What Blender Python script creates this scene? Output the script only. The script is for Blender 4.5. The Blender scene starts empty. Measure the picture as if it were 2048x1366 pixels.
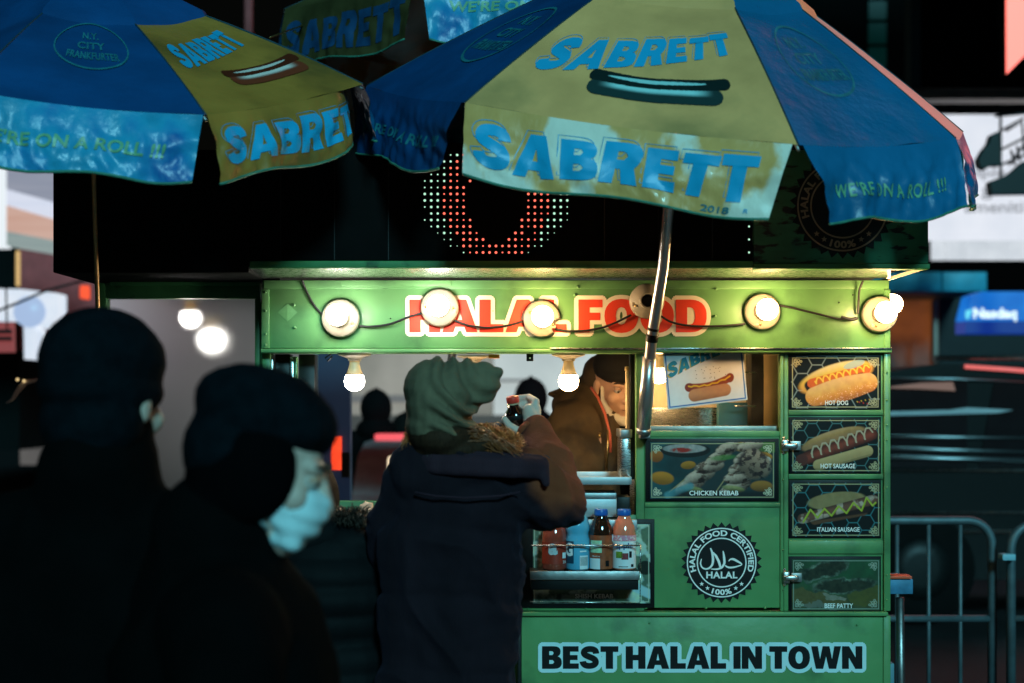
import bpy, bmesh, math, random
import numpy as np
from mathutils import Vector, Matrix, Euler, noise
random.seed(7); RNG = np.random.default_rng(7)
SC = bpy.context.scene
COL = SC.collection
R = math.radians
# ------------------------------------------------------------------ camera
F, HY, CZ = 2844.0, 800.0, 1.5          # focal length in photo pixels, horizon row, eye height
cam = bpy.data.cameras.new('camera'); cam_o = bpy.data.objects.new('camera', cam); COL.objects.link(cam_o)
cam.sensor_width = 36; cam.lens = F / 2048 * 36
cam_o.location = (0, 0, CZ); cam_o.rotation_euler = (R(90), 0, 0)
cam.shift_y = (HY - 683) / 2048
cam.clip_end = 400; cam.clip_start = 0.05
cam.dof.use_dof = True; cam.dof.focus_distance = 4.0; cam.dof.aperture_fstop = 2.3
SC.camera = cam_o
# ------------------------------------------------------------------ world, sun, exposure
w = bpy.data.worlds.new('World'); SC.world = w; w.use_nodes = True
nt = w.node_tree; bg = nt.nodes['Background']
sky = nt.nodes.new('ShaderNodeTexSky'); sky.sky_type = 'NISHITA'; sky.sun_disc = False
SUN_EL, SUN_AZ = 24, 11                   # the light of the big screens behind the photographer
sky.sun_elevation = R(1); sky.sun_rotation = R(180 - SUN_AZ)
nt.links.new(sky.outputs[0], bg.inputs[0]); bg.inputs[1].default_value = 0.0015
sun = bpy.data.lights.new('sun', 'SUN'); sun.energy = 2.0; sun.angle = R(9); sun.color = (0.30, 0.87, 1.0)
so = bpy.data.objects.new('sun', sun); COL.objects.link(so)
sd = Vector((math.sin(R(SUN_AZ))*math.cos(R(SUN_EL)), -math.cos(R(SUN_AZ))*math.cos(R(SUN_EL)), math.sin(R(SUN_EL))))
so.rotation_euler = sd.to_track_quat('Z', 'Y').to_euler(); so.location = (1, -3, 6)
SC.view_settings.view_transform = 'Standard'; SC.view_settings.look = 'None'
SC.view_settings.exposure = 0; SC.view_settings.gamma = 1; SC.view_settings.use_curve_mapping = False
SC.cycles.use_denoising = True; SC.cycles.max_bounces = 8; SC.cycles.sample_clamp_indirect = 4
SC.cycles.caustics_reflective = False; SC.cycles.caustics_refractive = False

# ------------------------------------------------------------------ helpers
def at(px, py, Y): return Vector(((px-1024)/F*Y, Y, CZ+(HY-py)/F*Y))
CY = 4.06                                 # plane of the cart's front
def cx(px, Y=CY): return (px-1024)/F*Y
def cz(py, Y=CY): return CZ+(HY-py)/F*Y

def mat(name, col=(.5,.5,.5), rough=.5, metal=0, emit=None, es=1, var=.15, vs=8, bump=0, bs=60, vcol=False, spec=.5,
        coat=0, trans=0, ior=1.45, alpha=1, dirt=None, dscale=5, dth=(.5,.7), bdist=.01, stretch=None, rvar=0):
    m = bpy.data.materials.new(name); m.use_nodes = True; n = m.node_tree.nodes; l = m.node_tree.links
    p = n['Principled BSDF']; p.inputs['Roughness'].default_value = rough; p.inputs['Metallic'].default_value = metal
    p.inputs['Specular IOR Level'].default_value = spec; p.inputs['Coat Weight'].default_value = coat
    p.inputs['Transmission Weight'].default_value = trans; p.inputs['IOR'].default_value = ior
    p.inputs['Alpha'].default_value = alpha
    tc = n.new('ShaderNodeTexCoord'); vec = tc.outputs['Object']
    if stretch:
        mp = n.new('ShaderNodeMapping'); mp.inputs['Scale'].default_value = stretch
        l.new(vec, mp.inputs['Vector']); vec = mp.outputs[0]
    def nz(scale, det=6):
        t = n.new('ShaderNodeTexNoise'); t.inputs['Scale'].default_value = scale; t.inputs['Detail'].default_value = det
        l.new(vec, t.inputs['Vector']); return t
    def mix(fac, a, b, typ='MIX'):
        x = n.new('ShaderNodeMix'); x.data_type = 'RGBA'; x.blend_type = typ
        for s, v in ((x.inputs[0], fac), (x.inputs[6], a), (x.inputs[7], b)):
            if hasattr(v, 'is_linked') or isinstance(v, bpy.types.NodeSocket): l.new(v, s)
            elif isinstance(v, (int, float)): s.default_value = v
            else: s.default_value = (*v, 1)
        return x.outputs[2]
    if vcol:
        at_ = n.new('ShaderNodeVertexColor'); at_.layer_name = 'Col'; c = at_.outputs['Color']
    else: c = tuple(col)
    if var and emit is None:
        t = nz(vs); mr = n.new('ShaderNodeMapRange'); mr.inputs['From Min'].default_value = .3; mr.inputs['From Max'].default_value = .7
        mr.inputs['To Min'].default_value = 1-var; mr.inputs['To Max'].default_value = 1+var
        l.new(t.outputs['Fac'], mr.inputs['Value'])
        cb = n.new('ShaderNodeCombineColor')
        for i in range(3): l.new(mr.outputs[0], cb.inputs[i])
        c = mix(1.0, c, cb.outputs[0], 'MULTIPLY')
    if dirt is not None:
        t = nz(dscale, 9); mr = n.new('ShaderNodeMapRange'); mr.inputs['From Min'].default_value = dth[0]; mr.inputs['From Max'].default_value = dth[1]
        l.new(t.outputs['Fac'], mr.inputs['Value']); c = mix(mr.outputs[0], c, dirt)
    if isinstance(c, tuple): p.inputs['Base Color'].default_value = (*c, 1)
    else: l.new(c, p.inputs['Base Color'])
    if rvar:
        t = nz(vs*2); mr = n.new('ShaderNodeMapRange'); mr.inputs['To Min'].default_value = max(0, rough-rvar); mr.inputs['To Max'].default_value = rough+rvar
        l.new(t.outputs['Fac'], mr.inputs['Value']); l.new(mr.outputs[0], p.inputs['Roughness'])
    if emit is not None:
        if vcol: l.new(c, p.inputs['Emission Color'])
        else: p.inputs['Emission Color'].default_value = (*emit, 1)
        p.inputs['Emission Strength'].default_value = es
    if bump:
        t = nz(bs, 5); b = n.new('ShaderNodeBump'); b.inputs['Strength'].default_value = bump; b.inputs['Distance'].default_value = bdist
        l.new(t.outputs['Fac'], b.inputs['Height']); l.new(b.outputs[0], p.inputs['Normal'])
    return m

def tag(o, label=None, cat=None, group=None, kind=None):
    if label: o['label'] = label
    if cat: o['category'] = cat
    if group: o['group'] = group
    if kind: o['kind'] = kind
    return o
def thing(name, label, cat, loc=(0,0,0), group=None):
    o = bpy.data.objects.new(name, None); COL.objects.link(o); o.location = loc; o.empty_display_size = .1
    return tag(o, label, cat, group)
WLOC = {}
def wl(o):
    v = Vector((0,0,0))
    while o is not None: v += o.location; o = o.parent
    return v
def mk(name, V, Fc, m, parent=None, smooth=False, loc=None, cols=None, mi=None):
    """world-space vertices -> one mesh object whose origin is loc (or its parent's)."""
    base = wl(parent) if parent else Vector((0,0,0))
    loc = Vector(loc) if loc is not None else base.copy()
    me = bpy.data.meshes.new(name)
    V = np.asarray([tuple(v) for v in V], float).reshape(-1,3) - np.array(loc)
    me.from_pydata(V.tolist(), [], [list(map(int, f)) for f in Fc])
    for x in (m if isinstance(m, (list, tuple)) else [m]): me.materials.append(x)
    if smooth: me.polygons.foreach_set('use_smooth', [True]*len(me.polygons))
    if mi is not None: me.polygons.foreach_set('material_index', mi)
    if cols is not None:
        ca = me.color_attributes.new('Col', 'FLOAT_COLOR', 'POINT')
        c4 = np.ones((len(V), 4), np.float32); c4[:, :3] = cols; ca.data.foreach_set('color', c4.ravel())
    me.update()
    o = bpy.data.objects.new(name, me); COL.objects.link(o)
    if parent is not None: o.parent = parent; o.location = loc - base
    else: o.location = loc
    return o
class MB:
    def __init__(s): s.V = []; s.F = []; s.m = []; s.sm = []
    def add(s, V, Fc, mi=0, sm=False):
        b = len(s.V); s.V += [Vector(v) for v in V]; s.F += [[i+b for i in f] for f in Fc]; s.m += [mi]*len(Fc); s.sm += [sm]*len(Fc); return s
    def box(s, x0, x1, y0, y1, z0, z1, bv=0, mi=0):
        if x0 > x1: x0, x1 = x1, x0
        if y0 > y1: y0, y1 = y1, y0
        if z0 > z1: z0, z1 = z1, z0
        if bv <= 0:
            V = [(x,y,z) for x in (x0,x1) for y in (y0,y1) for z in (z0,z1)]
            return s.add(V, [(0,1,3,2),(4,6,7,5),(0,4,5,1),(2,3,7,6),(0,2,6,4),(1,5,7,3)], mi)
        bm = bmesh.new(); bmesh.ops.create_cube(bm, size=1)
        for v in bm.verts: v.co = Vector(((x0+x1)/2+v.co.x*(x1-x0), (y0+y1)/2+v.co.y*(y1-y0), (z0+z1)/2+v.co.z*(z1-z0)))
        bv = min(bv, .45*min(x1-x0, y1-y0, z1-z0))
        bmesh.ops.bevel(bm, geom=bm.edges[:], offset=bv, segments=2, affect='EDGES', profile=.5)
        bm.verts.index_update(); V = [v.co.copy() for v in bm.verts]; Fc = [[v.index for v in f.verts] for f in bm.faces]; bm.free()
        return s.add(V, Fc, mi, True)
    def tube(s, pts, r, n=10, mi=0, cap=True):
        pts = [Vector(p) for p in pts]; rs = r if isinstance(r, (list, tuple)) else [r]*len(pts)
        V = []; Fc = []; up = None
        for i, p in enumerate(pts):
            t = (pts[min(i+1, len(pts)-1)]-pts[max(i-1, 0)]).normalized()
            if up is None:
                up = Vector((0,0,1)) if abs(t.z) < .9 else Vector((1,0,0))
            a = t.cross(up).normalized(); b = a.cross(t).normalized(); up = b
            for k in range(n):
                q = 2*math.pi*k/n; V.append(p+(a*math.cos(q)+b*math.sin(q))*rs[i])
        for i in range(len(pts)-1):
            for k in range(n): Fc.append((i*n+k, i*n+(k+1)%n, (i+1)*n+(k+1)%n, (i+1)*n+k))
        if cap: Fc.append(list(range(n))[::-1]); Fc.append([(len(pts)-1)*n+k for k in range(n)])
        return s.add(V, Fc, mi, True)
    def lathe(s, prof, c, axis=(0,0,1), n=24, mi=0, M=None):
        """prof: list of (r, h) along the axis from c"""
        ax = Vector(axis).normalized(); q = Vector((0,0,1)).rotation_difference(ax)
        V = []; Fc = []
        for (r, h) in prof:
            for k in range(n):
                a = 2*math.pi*k/n; V.append(Vector(c)+q @ Vector((r*math.cos(a), r*math.sin(a), h)))
        for i in range(len(prof)-1):
            for k in range(n): Fc.append((i*n+k, i*n+(k+1)%n, (i+1)*n+(k+1)%n, (i+1)*n+k))
        if prof[0][0] > 1e-4: Fc.append(list(range(n))[::-1])
        if prof[-1][0] > 1e-4: Fc.append([(len(prof)-1)*n+k for k in range(n)])
        return s.add(V, Fc, mi, True)
    def sphere(s, c, r, n=16, mi=0):
        rr = r if isinstance(r, (tuple, list)) else (r,r,r); V = []; Fc = []
        m_ = n//2
        for i in range(m_+1):
            a = math.pi*i/m_
            for k in range(n):
                b = 2*math.pi*k/n; V.append(Vector(c)+Vector((rr[0]*math.sin(a)*math.cos(b), rr[1]*math.sin(a)*math.sin(b), rr[2]*math.cos(a))))
        for i in range(m_):
            for k in range(n): Fc.append((i*n+k, (i+1)*n+k, (i+1)*n+(k+1)%n, i*n+(k+1)%n))
        return s.add(V, Fc, mi, True)
    def prism(s, poly, y0, y1, mi=0):
        """poly: list of (x,z); extruded between y0 (front) and y1"""
        n = len(poly); V = [(x, y0, z) for x, z in poly]+[(x, y1, z) for x, z in poly]
        Fc = [list(range(n)), list(range(2*n-1, n-1, -1))]+[(i, i+n, (i+1) % n+n, (i+1) % n) for i in range(n)]
        return s.add(V, Fc, mi)
    def obj(s, name, m, parent=None, loc=None):
        o = mk(name, s.V, s.F, m, parent, loc=loc, mi=s.m)
        o.data.polygons.foreach_set('use_smooth', s.sm)
        return o
def boxo(name, m, parent, x0, x1, y0, y1, z0, z1, bv=.0015): return MB().box(x0,x1,y0,y1,z0,z1,bv).obj(name, m, parent)

# ---- lettering -----------------------------------------------------------
from mathutils.geometry import tessellate_polygon
def _arc(cx_, cy_, rx, ry, a0, a1, n=10, p=1.0):
    return [(cx_+rx*math.copysign(abs(math.cos(R(a)))**p, math.cos(R(a))), cy_+ry*math.copysign(abs(math.sin(R(a)))**p, math.sin(R(a)))) for a in np.linspace(a0, a1, n)]
GL = {
 'H': (.82, [[(0,0),(.3,0),(.3,.38),(.52,.38),(.52,0),(.82,0),(.82,1),(.52,1),(.52,.62),(.3,.62),(.3,1),(0,1)]]),
 'A': (.94, [[(0,0),(.30,0),(.35,.17),(.59,.17),(.64,0),(.94,0),(.64,1),(.30,1)], [(.41,.38),(.53,.38),(.47,.68)]]),
 'L': (.64, [[(0,0),(.64,0),(.64,.25),(.3,.25),(.3,1),(0,1)]]),
 'F': (.64, [[(0,0),(.3,0),(.3,.37),(.58,.37),(.58,.60),(.3,.60),(.3,.76),(.64,.76),(.64,1),(0,1)]]),
 'E': (.66, [[(0,0),(.66,0),(.66,.24),(.3,.24),(.3,.39),(.61,.39),(.61,.61),(.3,.61),(.3,.76),(.65,.76),(.65,1),(0,1)]]),
 'T': (.74, [[(.22,0),(.52,0),(.52,.75),(.74,.75),(.74,1),(0,1),(0,.75),(.22,.75)]]),
 'I': (.30, [[(0,0),(.3,0),(.3,1),(0,1)]]),
 'N': (.84, [[(0,0),(.28,0),(.28,.50),(.55,0),(.84,0),(.84,1),(.56,1),(.56,.50),(.29,1),(0,1)]]),
 'W': (1.24, [[(.20,0),(.50,0),(.62,.55),(.74,0),(1.04,0),(1.24,1),(.96,1),(.87,.42),(.76,1),(.48,1),(.37,.42),(.28,1),(0,1)]]),
 'O': (.90, [_arc(.45,.5,.45,.52,0,345,24,.9), _arc(.45,.5,.15,.27,0,330,12,.9)]),
 'D': (.82, [[(0,0)]+_arc(.38,.5,.44,.5,-90,90,14,.85)+[(0,1)], [(.3,.24)]+_arc(.38,.5,.13,.26,-90,90,8,.85)+[(.3,.76)]]),
 'B': (.82, [[(0,0)]+_arc(.50,.285,.32,.285,-90,70,9,.8)+_arc(.48,.76,.29,.24,-60,90,8,.8)+[(0,1)], [(.3,.22),(.44,.22),(.51,.30),(.44,.39),(.3,.39)], [(.3,.61),(.43,.61),(.49,.70),(.43,.78),(.3,.78)]]),
 'R': (.84, [[(0,0),(.3,0),(.3,.36),(.40,.36),(.50,0),(.84,0),(.70,.40)]+_arc(.50,.69,.31,.31,-35,90,8,.8)+[(0,1)], [(.3,.58),(.45,.58),(.52,.68),(.45,.78),(.3,.78)]]),
}
def block2d(body, track=.055, bounce=0, slant=0):
    V = []; Fc = []; x = 0; rr = random.Random(3)
    for i, ch in enumerate(body):
        if ch == ' ': x += .26; continue
        if ch == 'S':
            c = [(.67,.67),(.66,.80),(.54,.875),(.39,.885),(.22,.85),(.15,.72),(.20,.61),(.42,.52),(.62,.43),(.68,.29),(.60,.16),(.40,.12),(.22,.145),(.13,.25),(.12,.33)]
            t = np.linspace(0, len(c)-1, 44); cc = np.array(c); xs = np.interp(t, range(len(c)), cc[:,0]); ys = np.interp(t, range(len(c)), cc[:,1])
            for _ in range(3): xs[1:-1] = (xs[:-2]+2*xs[1:-1]+xs[2:])/4; ys[1:-1] = (ys[:-2]+2*ys[1:-1]+ys[2:])/4
            v, f = ribbon(np.stack([xs, ys], 1), .265); wd = .81
        else:
            wd, loops = GL[ch]; v = np.array([p for l in loops for p in l]); f = tessellate_polygon([[Vector((p[0], p[1], 0)) for p in l] for l in loops])
        v = v.copy(); 
        if slant: v[:,0] += slant*(v[:,1]-.5)*(1 if i % 2 else -1)*.4
        v[:,0] += x; b = sum(len(q) for q in V)
        if bounce: v[:,1] = v[:,1]*(1+bounce*math.sin(i*2.1+1))+bounce*.3*math.cos(i*2.7)
        V.append(v); Fc += [[j+b for j in g] for g in f]; x += wd+track
        if ch == 'L' and i+1 < len(body) and body[i+1] == 'A' : x += 0
    return np.concatenate(V), Fc
BLOCK = {'HALAL FOOD': (.05,0,0), 'BEST HALAL IN TOWN': (.045,0,0), 'SABRETT': (.07,.05,.12)}
def text2d(body, off=0.0, space=1.0, shear=0.0):
    if body in BLOCK: return block2d(body, *BLOCK[body])
    c = bpy.data.curves.new('lettering', 'FONT'); c.body = body; c.size = 1; c.offset = off; c.space_character = space
    c.shear = shear; c.resolution_u = 4
    o = bpy.data.objects.new('lettering', c); COL.objects.link(o)
    dg = bpy.context.evaluated_depsgraph_get(); me = bpy.data.meshes.new_from_object(o.evaluated_get(dg))
    V = np.array([v.co[:2] for v in me.vertices]).reshape(-1, 2); Fc = [list(p.vertices) for p in me.polygons]
    bpy.data.objects.remove(o); bpy.data.curves.remove(c); bpy.data.meshes.remove(me)
    return V, Fc
def fit2d(V, ref, rect):
    """affine map of V so that bbox of ref fills rect (x0,y0,x1,y1) (photo rows grow downwards)"""
    a, b = ref.min(0), ref.max(0); x0, y0, x1, y1 = rect
    return np.stack([x0+(V[:,0]-a[0])/(b[0]-a[0])*(x1-x0), y1-(V[:,1]-a[1])/(b[1]-a[1])*(y1-y0)], 1)
def flat_text(name, body, rect, Y, m, parent, off=0.0, space=1.0, lift=.002, halo=0, halo_m=None, shear=0, curve=None):
    V, Fc = text2d(body, off, space, shear); Q = fit2d(V, V, rect)
    def put(Q, y):
        return [(cx(p[0], Y), y, cz(p[1], Y)) for p in Q]
    if halo:
        b = MB(); n = 14
        for k in range(n):
            a = 2*math.pi*k/n; b.add(put(Q+np.array([math.cos(a), math.sin(a)])*halo, Y-lift+k*.00003), Fc)
        b.add(put(Q, Y-lift-.0001), Fc)
        b.obj(name+'_outline', halo_m, parent)
        lift += .0009
    return mk(name, put(Q, Y-lift), Fc, m, parent)
def cut2d(V, Fc, n, axis=0, lo=None, hi=None):
    bm = bmesh.new(); vs = [bm.verts.new((v[0], v[1], 0)) for v in V]
    for f in Fc:
        try: bm.faces.new([vs[i] for i in f])
        except ValueError: pass
    lo = V[:,axis].min() if lo is None else lo; hi = V[:,axis].max() if hi is None else hi
    for k in range(1, n):
        co = [0,0,0]; no = [0,0,0]; co[axis] = lo+(hi-lo)*k/n; no[axis] = 1
        bmesh.ops.bisect_plane(bm, geom=bm.verts[:]+bm.edges[:]+bm.faces[:], plane_co=co, plane_no=no)
    bm.verts.index_update(); V2 = np.array([v.co[:2] for v in bm.verts]); F2 = [[v.index for v in f.verts] for f in bm.faces]; bm.free()
    return V2, F2
def ribbon(pts, wd, closed=False):
    """2-D polyline -> thin band; returns V (2-D), F"""
    P = np.array(pts, float); n = len(P); wd = np.broadcast_to(wd, (n,))
    t = np.roll(P, -1, 0)-np.roll(P, 1, 0)
    if not closed: t[0] = P[1]-P[0]; t[-1] = P[-1]-P[-2]
    t /= np.maximum(np.linalg.norm(t, axis=1, keepdims=True), 1e-9); nn = np.stack([-t[:,1], t[:,0]], 1)
    V = np.concatenate([P+nn*wd[:,None]/2, P-nn*wd[:,None]/2]); Fc = []
    for i in range(n if closed else n-1):
        j = (i+1) % n; Fc.append((i, j, j+n, i+n))
    return V, Fc
def text_outline(body, off, wd, space=1.0, shear=0):
    """thin line round each letter"""
    V, Fc = text2d(body, off, space, shear); cnt = {}
    for f in Fc:
        for i in range(len(f)):
            e = (f[i], f[(i+1) % len(f)]); k = (min(e), max(e)); cnt[k] = cnt.get(k, 0)+1
    nxt = {}
    for (a, b), c in cnt.items():
        if c == 1: nxt.setdefault(a, []).append(b); nxt.setdefault(b, []).append(a)
    seen = set(); OV = []; OF = []
    for s in nxt:
        if s in seen: continue
        loop = [s]; seen.add(s); cur = s
        while True:
            q = [x for x in nxt[cur] if x not in seen]
            if not q: break
            cur = q[0]; loop.append(cur); seen.add(cur)
        if len(loop) > 3:
            v, f = ribbon(V[loop], wd, True); b = sum(len(x) for x in OV); OV.append(v); OF += [[i+b for i in g] for g in f]
    return np.concatenate(OV), OF

# ---- soft bodies: union of capsules and ellipsoids remeshed into one skin ----
def frame(d):
    d = Vector(d).normalized(); return Vector((0,0,1)).rotation_difference(d)
def caps_mesh(prims):
    b = MB()
    for p in prims:
        if p[0] == 'e':
            _, c, r = p[:3]; q = p[3].to_quaternion() if len(p) > 3 else None
            t = MB().sphere((0,0,0), r, 20)
            b.add([(q @ v if q else v)+Vector(c) for v in t.V], t.F)
        else:
            p0, r0, p1, r1 = p; p0 = Vector(p0); p1 = Vector(p1); L = (p1-p0).length; q = frame(p1-p0) if L > 1e-6 else None
            prof = [(r0*math.sin(a), -r0*math.cos(a)) for a in np.linspace(0, math.pi/2, 6)]
            prof += [(r1*math.cos(a), L+r1*math.sin(a)) for a in np.linspace(0, math.pi/2, 6)]
            prof[0] = (0, -r0); prof[-1] = (0, L+r1)
            b.lathe([(max(r, 1e-5), h) for r, h in prof], p0, axis=(p1-p0) if L > 1e-6 else (0,0,1), n=18)
    return b
def blob(name, prims, voxel, m, parent=None, smooth=3, M=None, fold=None, loc=None):
    b = caps_mesh(prims); V = [M @ v for v in b.V] if M is not None else b.V
    me = bpy.data.meshes.new('t'); me.from_pydata([tuple(v) for v in V], [], b.F)
    o = bpy.data.objects.new('t', me); COL.objects.link(o)
    r = o.modifiers.new('r', 'REMESH'); r.mode = 'VOXEL'; r.voxel_size = voxel
    if smooth: s = o.modifiers.new('s', 'SMOOTH'); s.iterations = smooth; s.factor = .6
    me2 = bpy.data.meshes.new_from_object(o.evaluated_get(bpy.context.evaluated_depsgraph_get()))
    if fold:
        ns = [v.normal.copy() for v in me2.vertices]
        for v, nn in zip(me2.vertices, ns):
            v.co += nn*fold(v.co)
    V2 = [v.co.copy() for v in me2.vertices]; F2 = [list(p.vertices) for p in me2.polygons]
    bpy.data.objects.remove(o); bpy.data.meshes.remove(me); bpy.data.meshes.remove(me2)
    return mk(name, V2, F2, m, parent, True, loc=loc)
def ridged(v, s, off=0):
    n = noise.noise(Vector((v.x*s[0]+off, v.y*s[1]+off, v.z*s[2])))
    return 1-abs(n)*2

# ------------------------------------------------------------------ materials
GREEN = (.115, .29, .105)
M_green = mat('cart green paint', GREEN, .42, var=.10, vs=6, bump=.12, bs=22, dirt=(.035,.09,.04), dscale=8, dth=(.53,.80), rvar=.12, coat=.15)
M_green2 = mat('worn green paint', (.06,.24,.08), .5, var=.2, vs=9, bump=.15, bs=40, dirt=(.02,.06,.03), dscale=14, dth=(.60,.72))
M_steel = mat('brushed stainless steel', (.55,.55,.54), .27, 1, var=.12, vs=30, bump=.05, bs=120, stretch=(1,8,8), rvar=.1)
M_satin = mat('satin stainless', (.36,.40,.42), .5, .75, var=.1, vs=20, bump=.05, bs=80)
M_steel_d = mat('dull steel', (.35,.36,.36), .45, 1, var=.2, vs=20, bump=.1, bs=50)
M_black = mat('black enamel', (.005,.006,.006), .45, spec=.3, var=.2, vs=10, bump=.05, bs=60)
M_flatblack = mat('flat black board', (.0025,.003,.003), .8, var=.3, vs=12, spec=.12)
M_rubber = mat('black cable rubber', (.012,.012,.012), .5, var=.2, vs=30)
M_cream = mat('cream ceramic lampholder', (.40,.36,.28), .4, var=.06, vs=30, bump=.05, bs=60)
M_brass = mat('brass contact', (.6,.42,.18), .35, 1, var=.1)
M_white = mat('white print', (.86,.86,.82), .45, var=.04, vs=20)
M_halo = mat('cream letter border print', (.85,.78,.62), .45, var=.05, vs=20)
M_redprint = mat('red letter print', (.80,.06,.03), .42, var=.07, vs=20)
M_blackprint = mat('black print', (.005,.005,.006), .5, var=.2, vs=20, spec=.25)
M_gold = mat('pale gold print', (.62,.50,.24), .4, var=.1, vs=40)
M_poster = mat('printed photo vinyl', rough=.4, vcol=True, var=.03, vs=60, spec=.25)
def bulb_mat(n, c, s): return mat(n, (1,1,1), .3, emit=c, es=s, var=0)
M_bulb_c = bulb_mat('lit white bulb', (1,.93,.80), 62)
M_bulb_w = bulb_mat('lit warm bulb', (1,.62,.27), 84)
M_bulb_off = mat('frosted glowing bulb neck', (.75,.6,.38), .4, var=0, emit=(1,.50,.14), es=.22)

# =================================================================== GROUND
g = MB().add([(-60,-10,0),(60,-10,0),(60,120,0),(-60,120,0)], [(0,1,2,3)]).obj('street', mat('asphalt', (.012,.012,.013), .55, var=.3, vs=3, bump=.4, bs=80), None)
tag(g, kind='structure')
g = MB().box(-8, 8, -6, 3.75, .0, .14, .01).obj('pavement', mat('pavement concrete', (.16,.16,.155), .8, var=.2, vs=4, bump=.3, bs=50), None)
tag(g, kind='structure')

# =================================================================== FOOD CART
cart = thing('food_cart', 'green street food cart with lit header sign, serving window and food posters', 'food cart', (cx(1280), CY+.7, 0))
Z_HT, Z_HB = cz(560), cz(697)
def rivets(name, pts, Y, r=.0035, parent=cart, m=M_green):
    o0 = None
    for (px, py) in pts:
        c = Vector((cx(px, Y), Y, cz(py, Y)))
        if o0 is None: o0 = MB().lathe([(r, 0), (r*.9, r*.4), (r*.4, r*.75), (1e-5, r*.8)], c, (0,-1,0), 8).obj(name, m, parent); base = c
        else:
            o = o0.copy(); COL.objects.link(o); o.location = o0.location+(c-base)
    return o0
# header: shallow box with an upper band, a lower lip and end strips
hp = MB()
x0, x1 = cx(525), cx(1778)
hp.box(x0, x1, CY, CY+.12, Z_HB, Z_HT, .003)
H = hp.obj('header_panel', None or M_green, cart)
boxo('header_band', M_green, H, cx(528), x1-.001, CY-.004, CY+.002, cz(578), Z_HT-.001, .001)
boxo('header_band', M_green, H, cx(684), cx(902), CY-.009, CY-.0045, cz(573), cz(561), .001)
boxo('end_strip', M_green, H, x0-.002, cx(539), CY-.007, CY+.002, Z_HB+.001, cz(579), .0015)
boxo('end_strip', M_green, H, cx(1768), x1+.003, CY-.005, CY+.002, Z_HB+.001, cz(579), .0015)
b = MB().box(x0-.004, x1+.006, CY-.012, CY+.10, cz(706), Z_HB-.001, .003)
b.obj('drip_rail', M_green, H)
boxo('rail_edge', M_steel, H, cx(1100), x1+.004, CY-.0155, CY-.0125, cz(699), cz(696), .0008)
rivets('rivet', [(531,622),(531,668),(531,690),(531,585)], CY-.008, .004, H)
for q in ((588,610),(590,655),(1156,574),(1150,590),(1432,578),(1430,632)): rivets('rivet', [q], CY-.003 if q[1] > 578 else CY-.006, .0045, H)
for q in ((781,637),(931,620),(986,622),(1678,605),(1706,590)): rivets('screw_hole', [q], CY-.001, .0024, H, M_black)
# embossed lozenges of the old sheet, very shallow
b = MB()
for (px, py, s) in ((575,625,20),):
    X, Z = cx(px), cz(py); h = s/700
    b.add([(X-h,CY-.0006,Z),(X,CY-.0022,Z+h*.9),(X+h,CY-.0006,Z),(X,CY-.0014,Z-h*.9),(X,CY-.0026,Z)], [(0,1,4),(1,2,4),(2,3,4),(3,0,4)])
b.obj('dented_lozenge', M_green, H)
flat_text('lettering', 'HALAL FOOD', (819,598,1413,666), CY, M_redprint, H, off=.052, space=.98, lift=.0022, halo=8.5, halo_m=M_halo)

# awning overhang above the header: dark LED board, green trim, steel soffit
AY = 3.85
zt = cz(537, AY)
xa, xb, xc, xd = cx(500,AY), cx(1782,AY), cx(500), cx(1780)
MB().add([(xa,AY+.004,zt),(xb,AY+.004,zt),(xd,CY-.001,cz(557)),(xc,CY-.001,cz(557)),(xa,AY+.004,zt+.01),(xb,AY+.004,zt+.01),(xd,CY-.001,cz(557)+.01),(xc,CY-.001,cz(557)+.01)],
 [(3,2,1,0),(4,5,6,7),(0,1,5,4),(1,2,6,5),(2,3,7,6),(3,0,4,7)]).obj('soffit', M_steel, cart)
MB().box(cx(500,AY), cx(1506,AY), AY-.006, AY+.03, zt+.0005, cz(522,AY), .002).obj('fascia_trim', M_green2, cart)
MB().box(cx(1507,AY), cx(1858,AY), AY-.01, AY+.03, zt-.002, cz(528,AY), .002).obj('fascia_trim', M_green2, cart)
MB().box(cx(107,AY), cx(499,AY), AY-.006, CY+.3, zt-.012, cz(300,AY), .004).obj('roof_edge', M_flatblack, cart)
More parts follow.
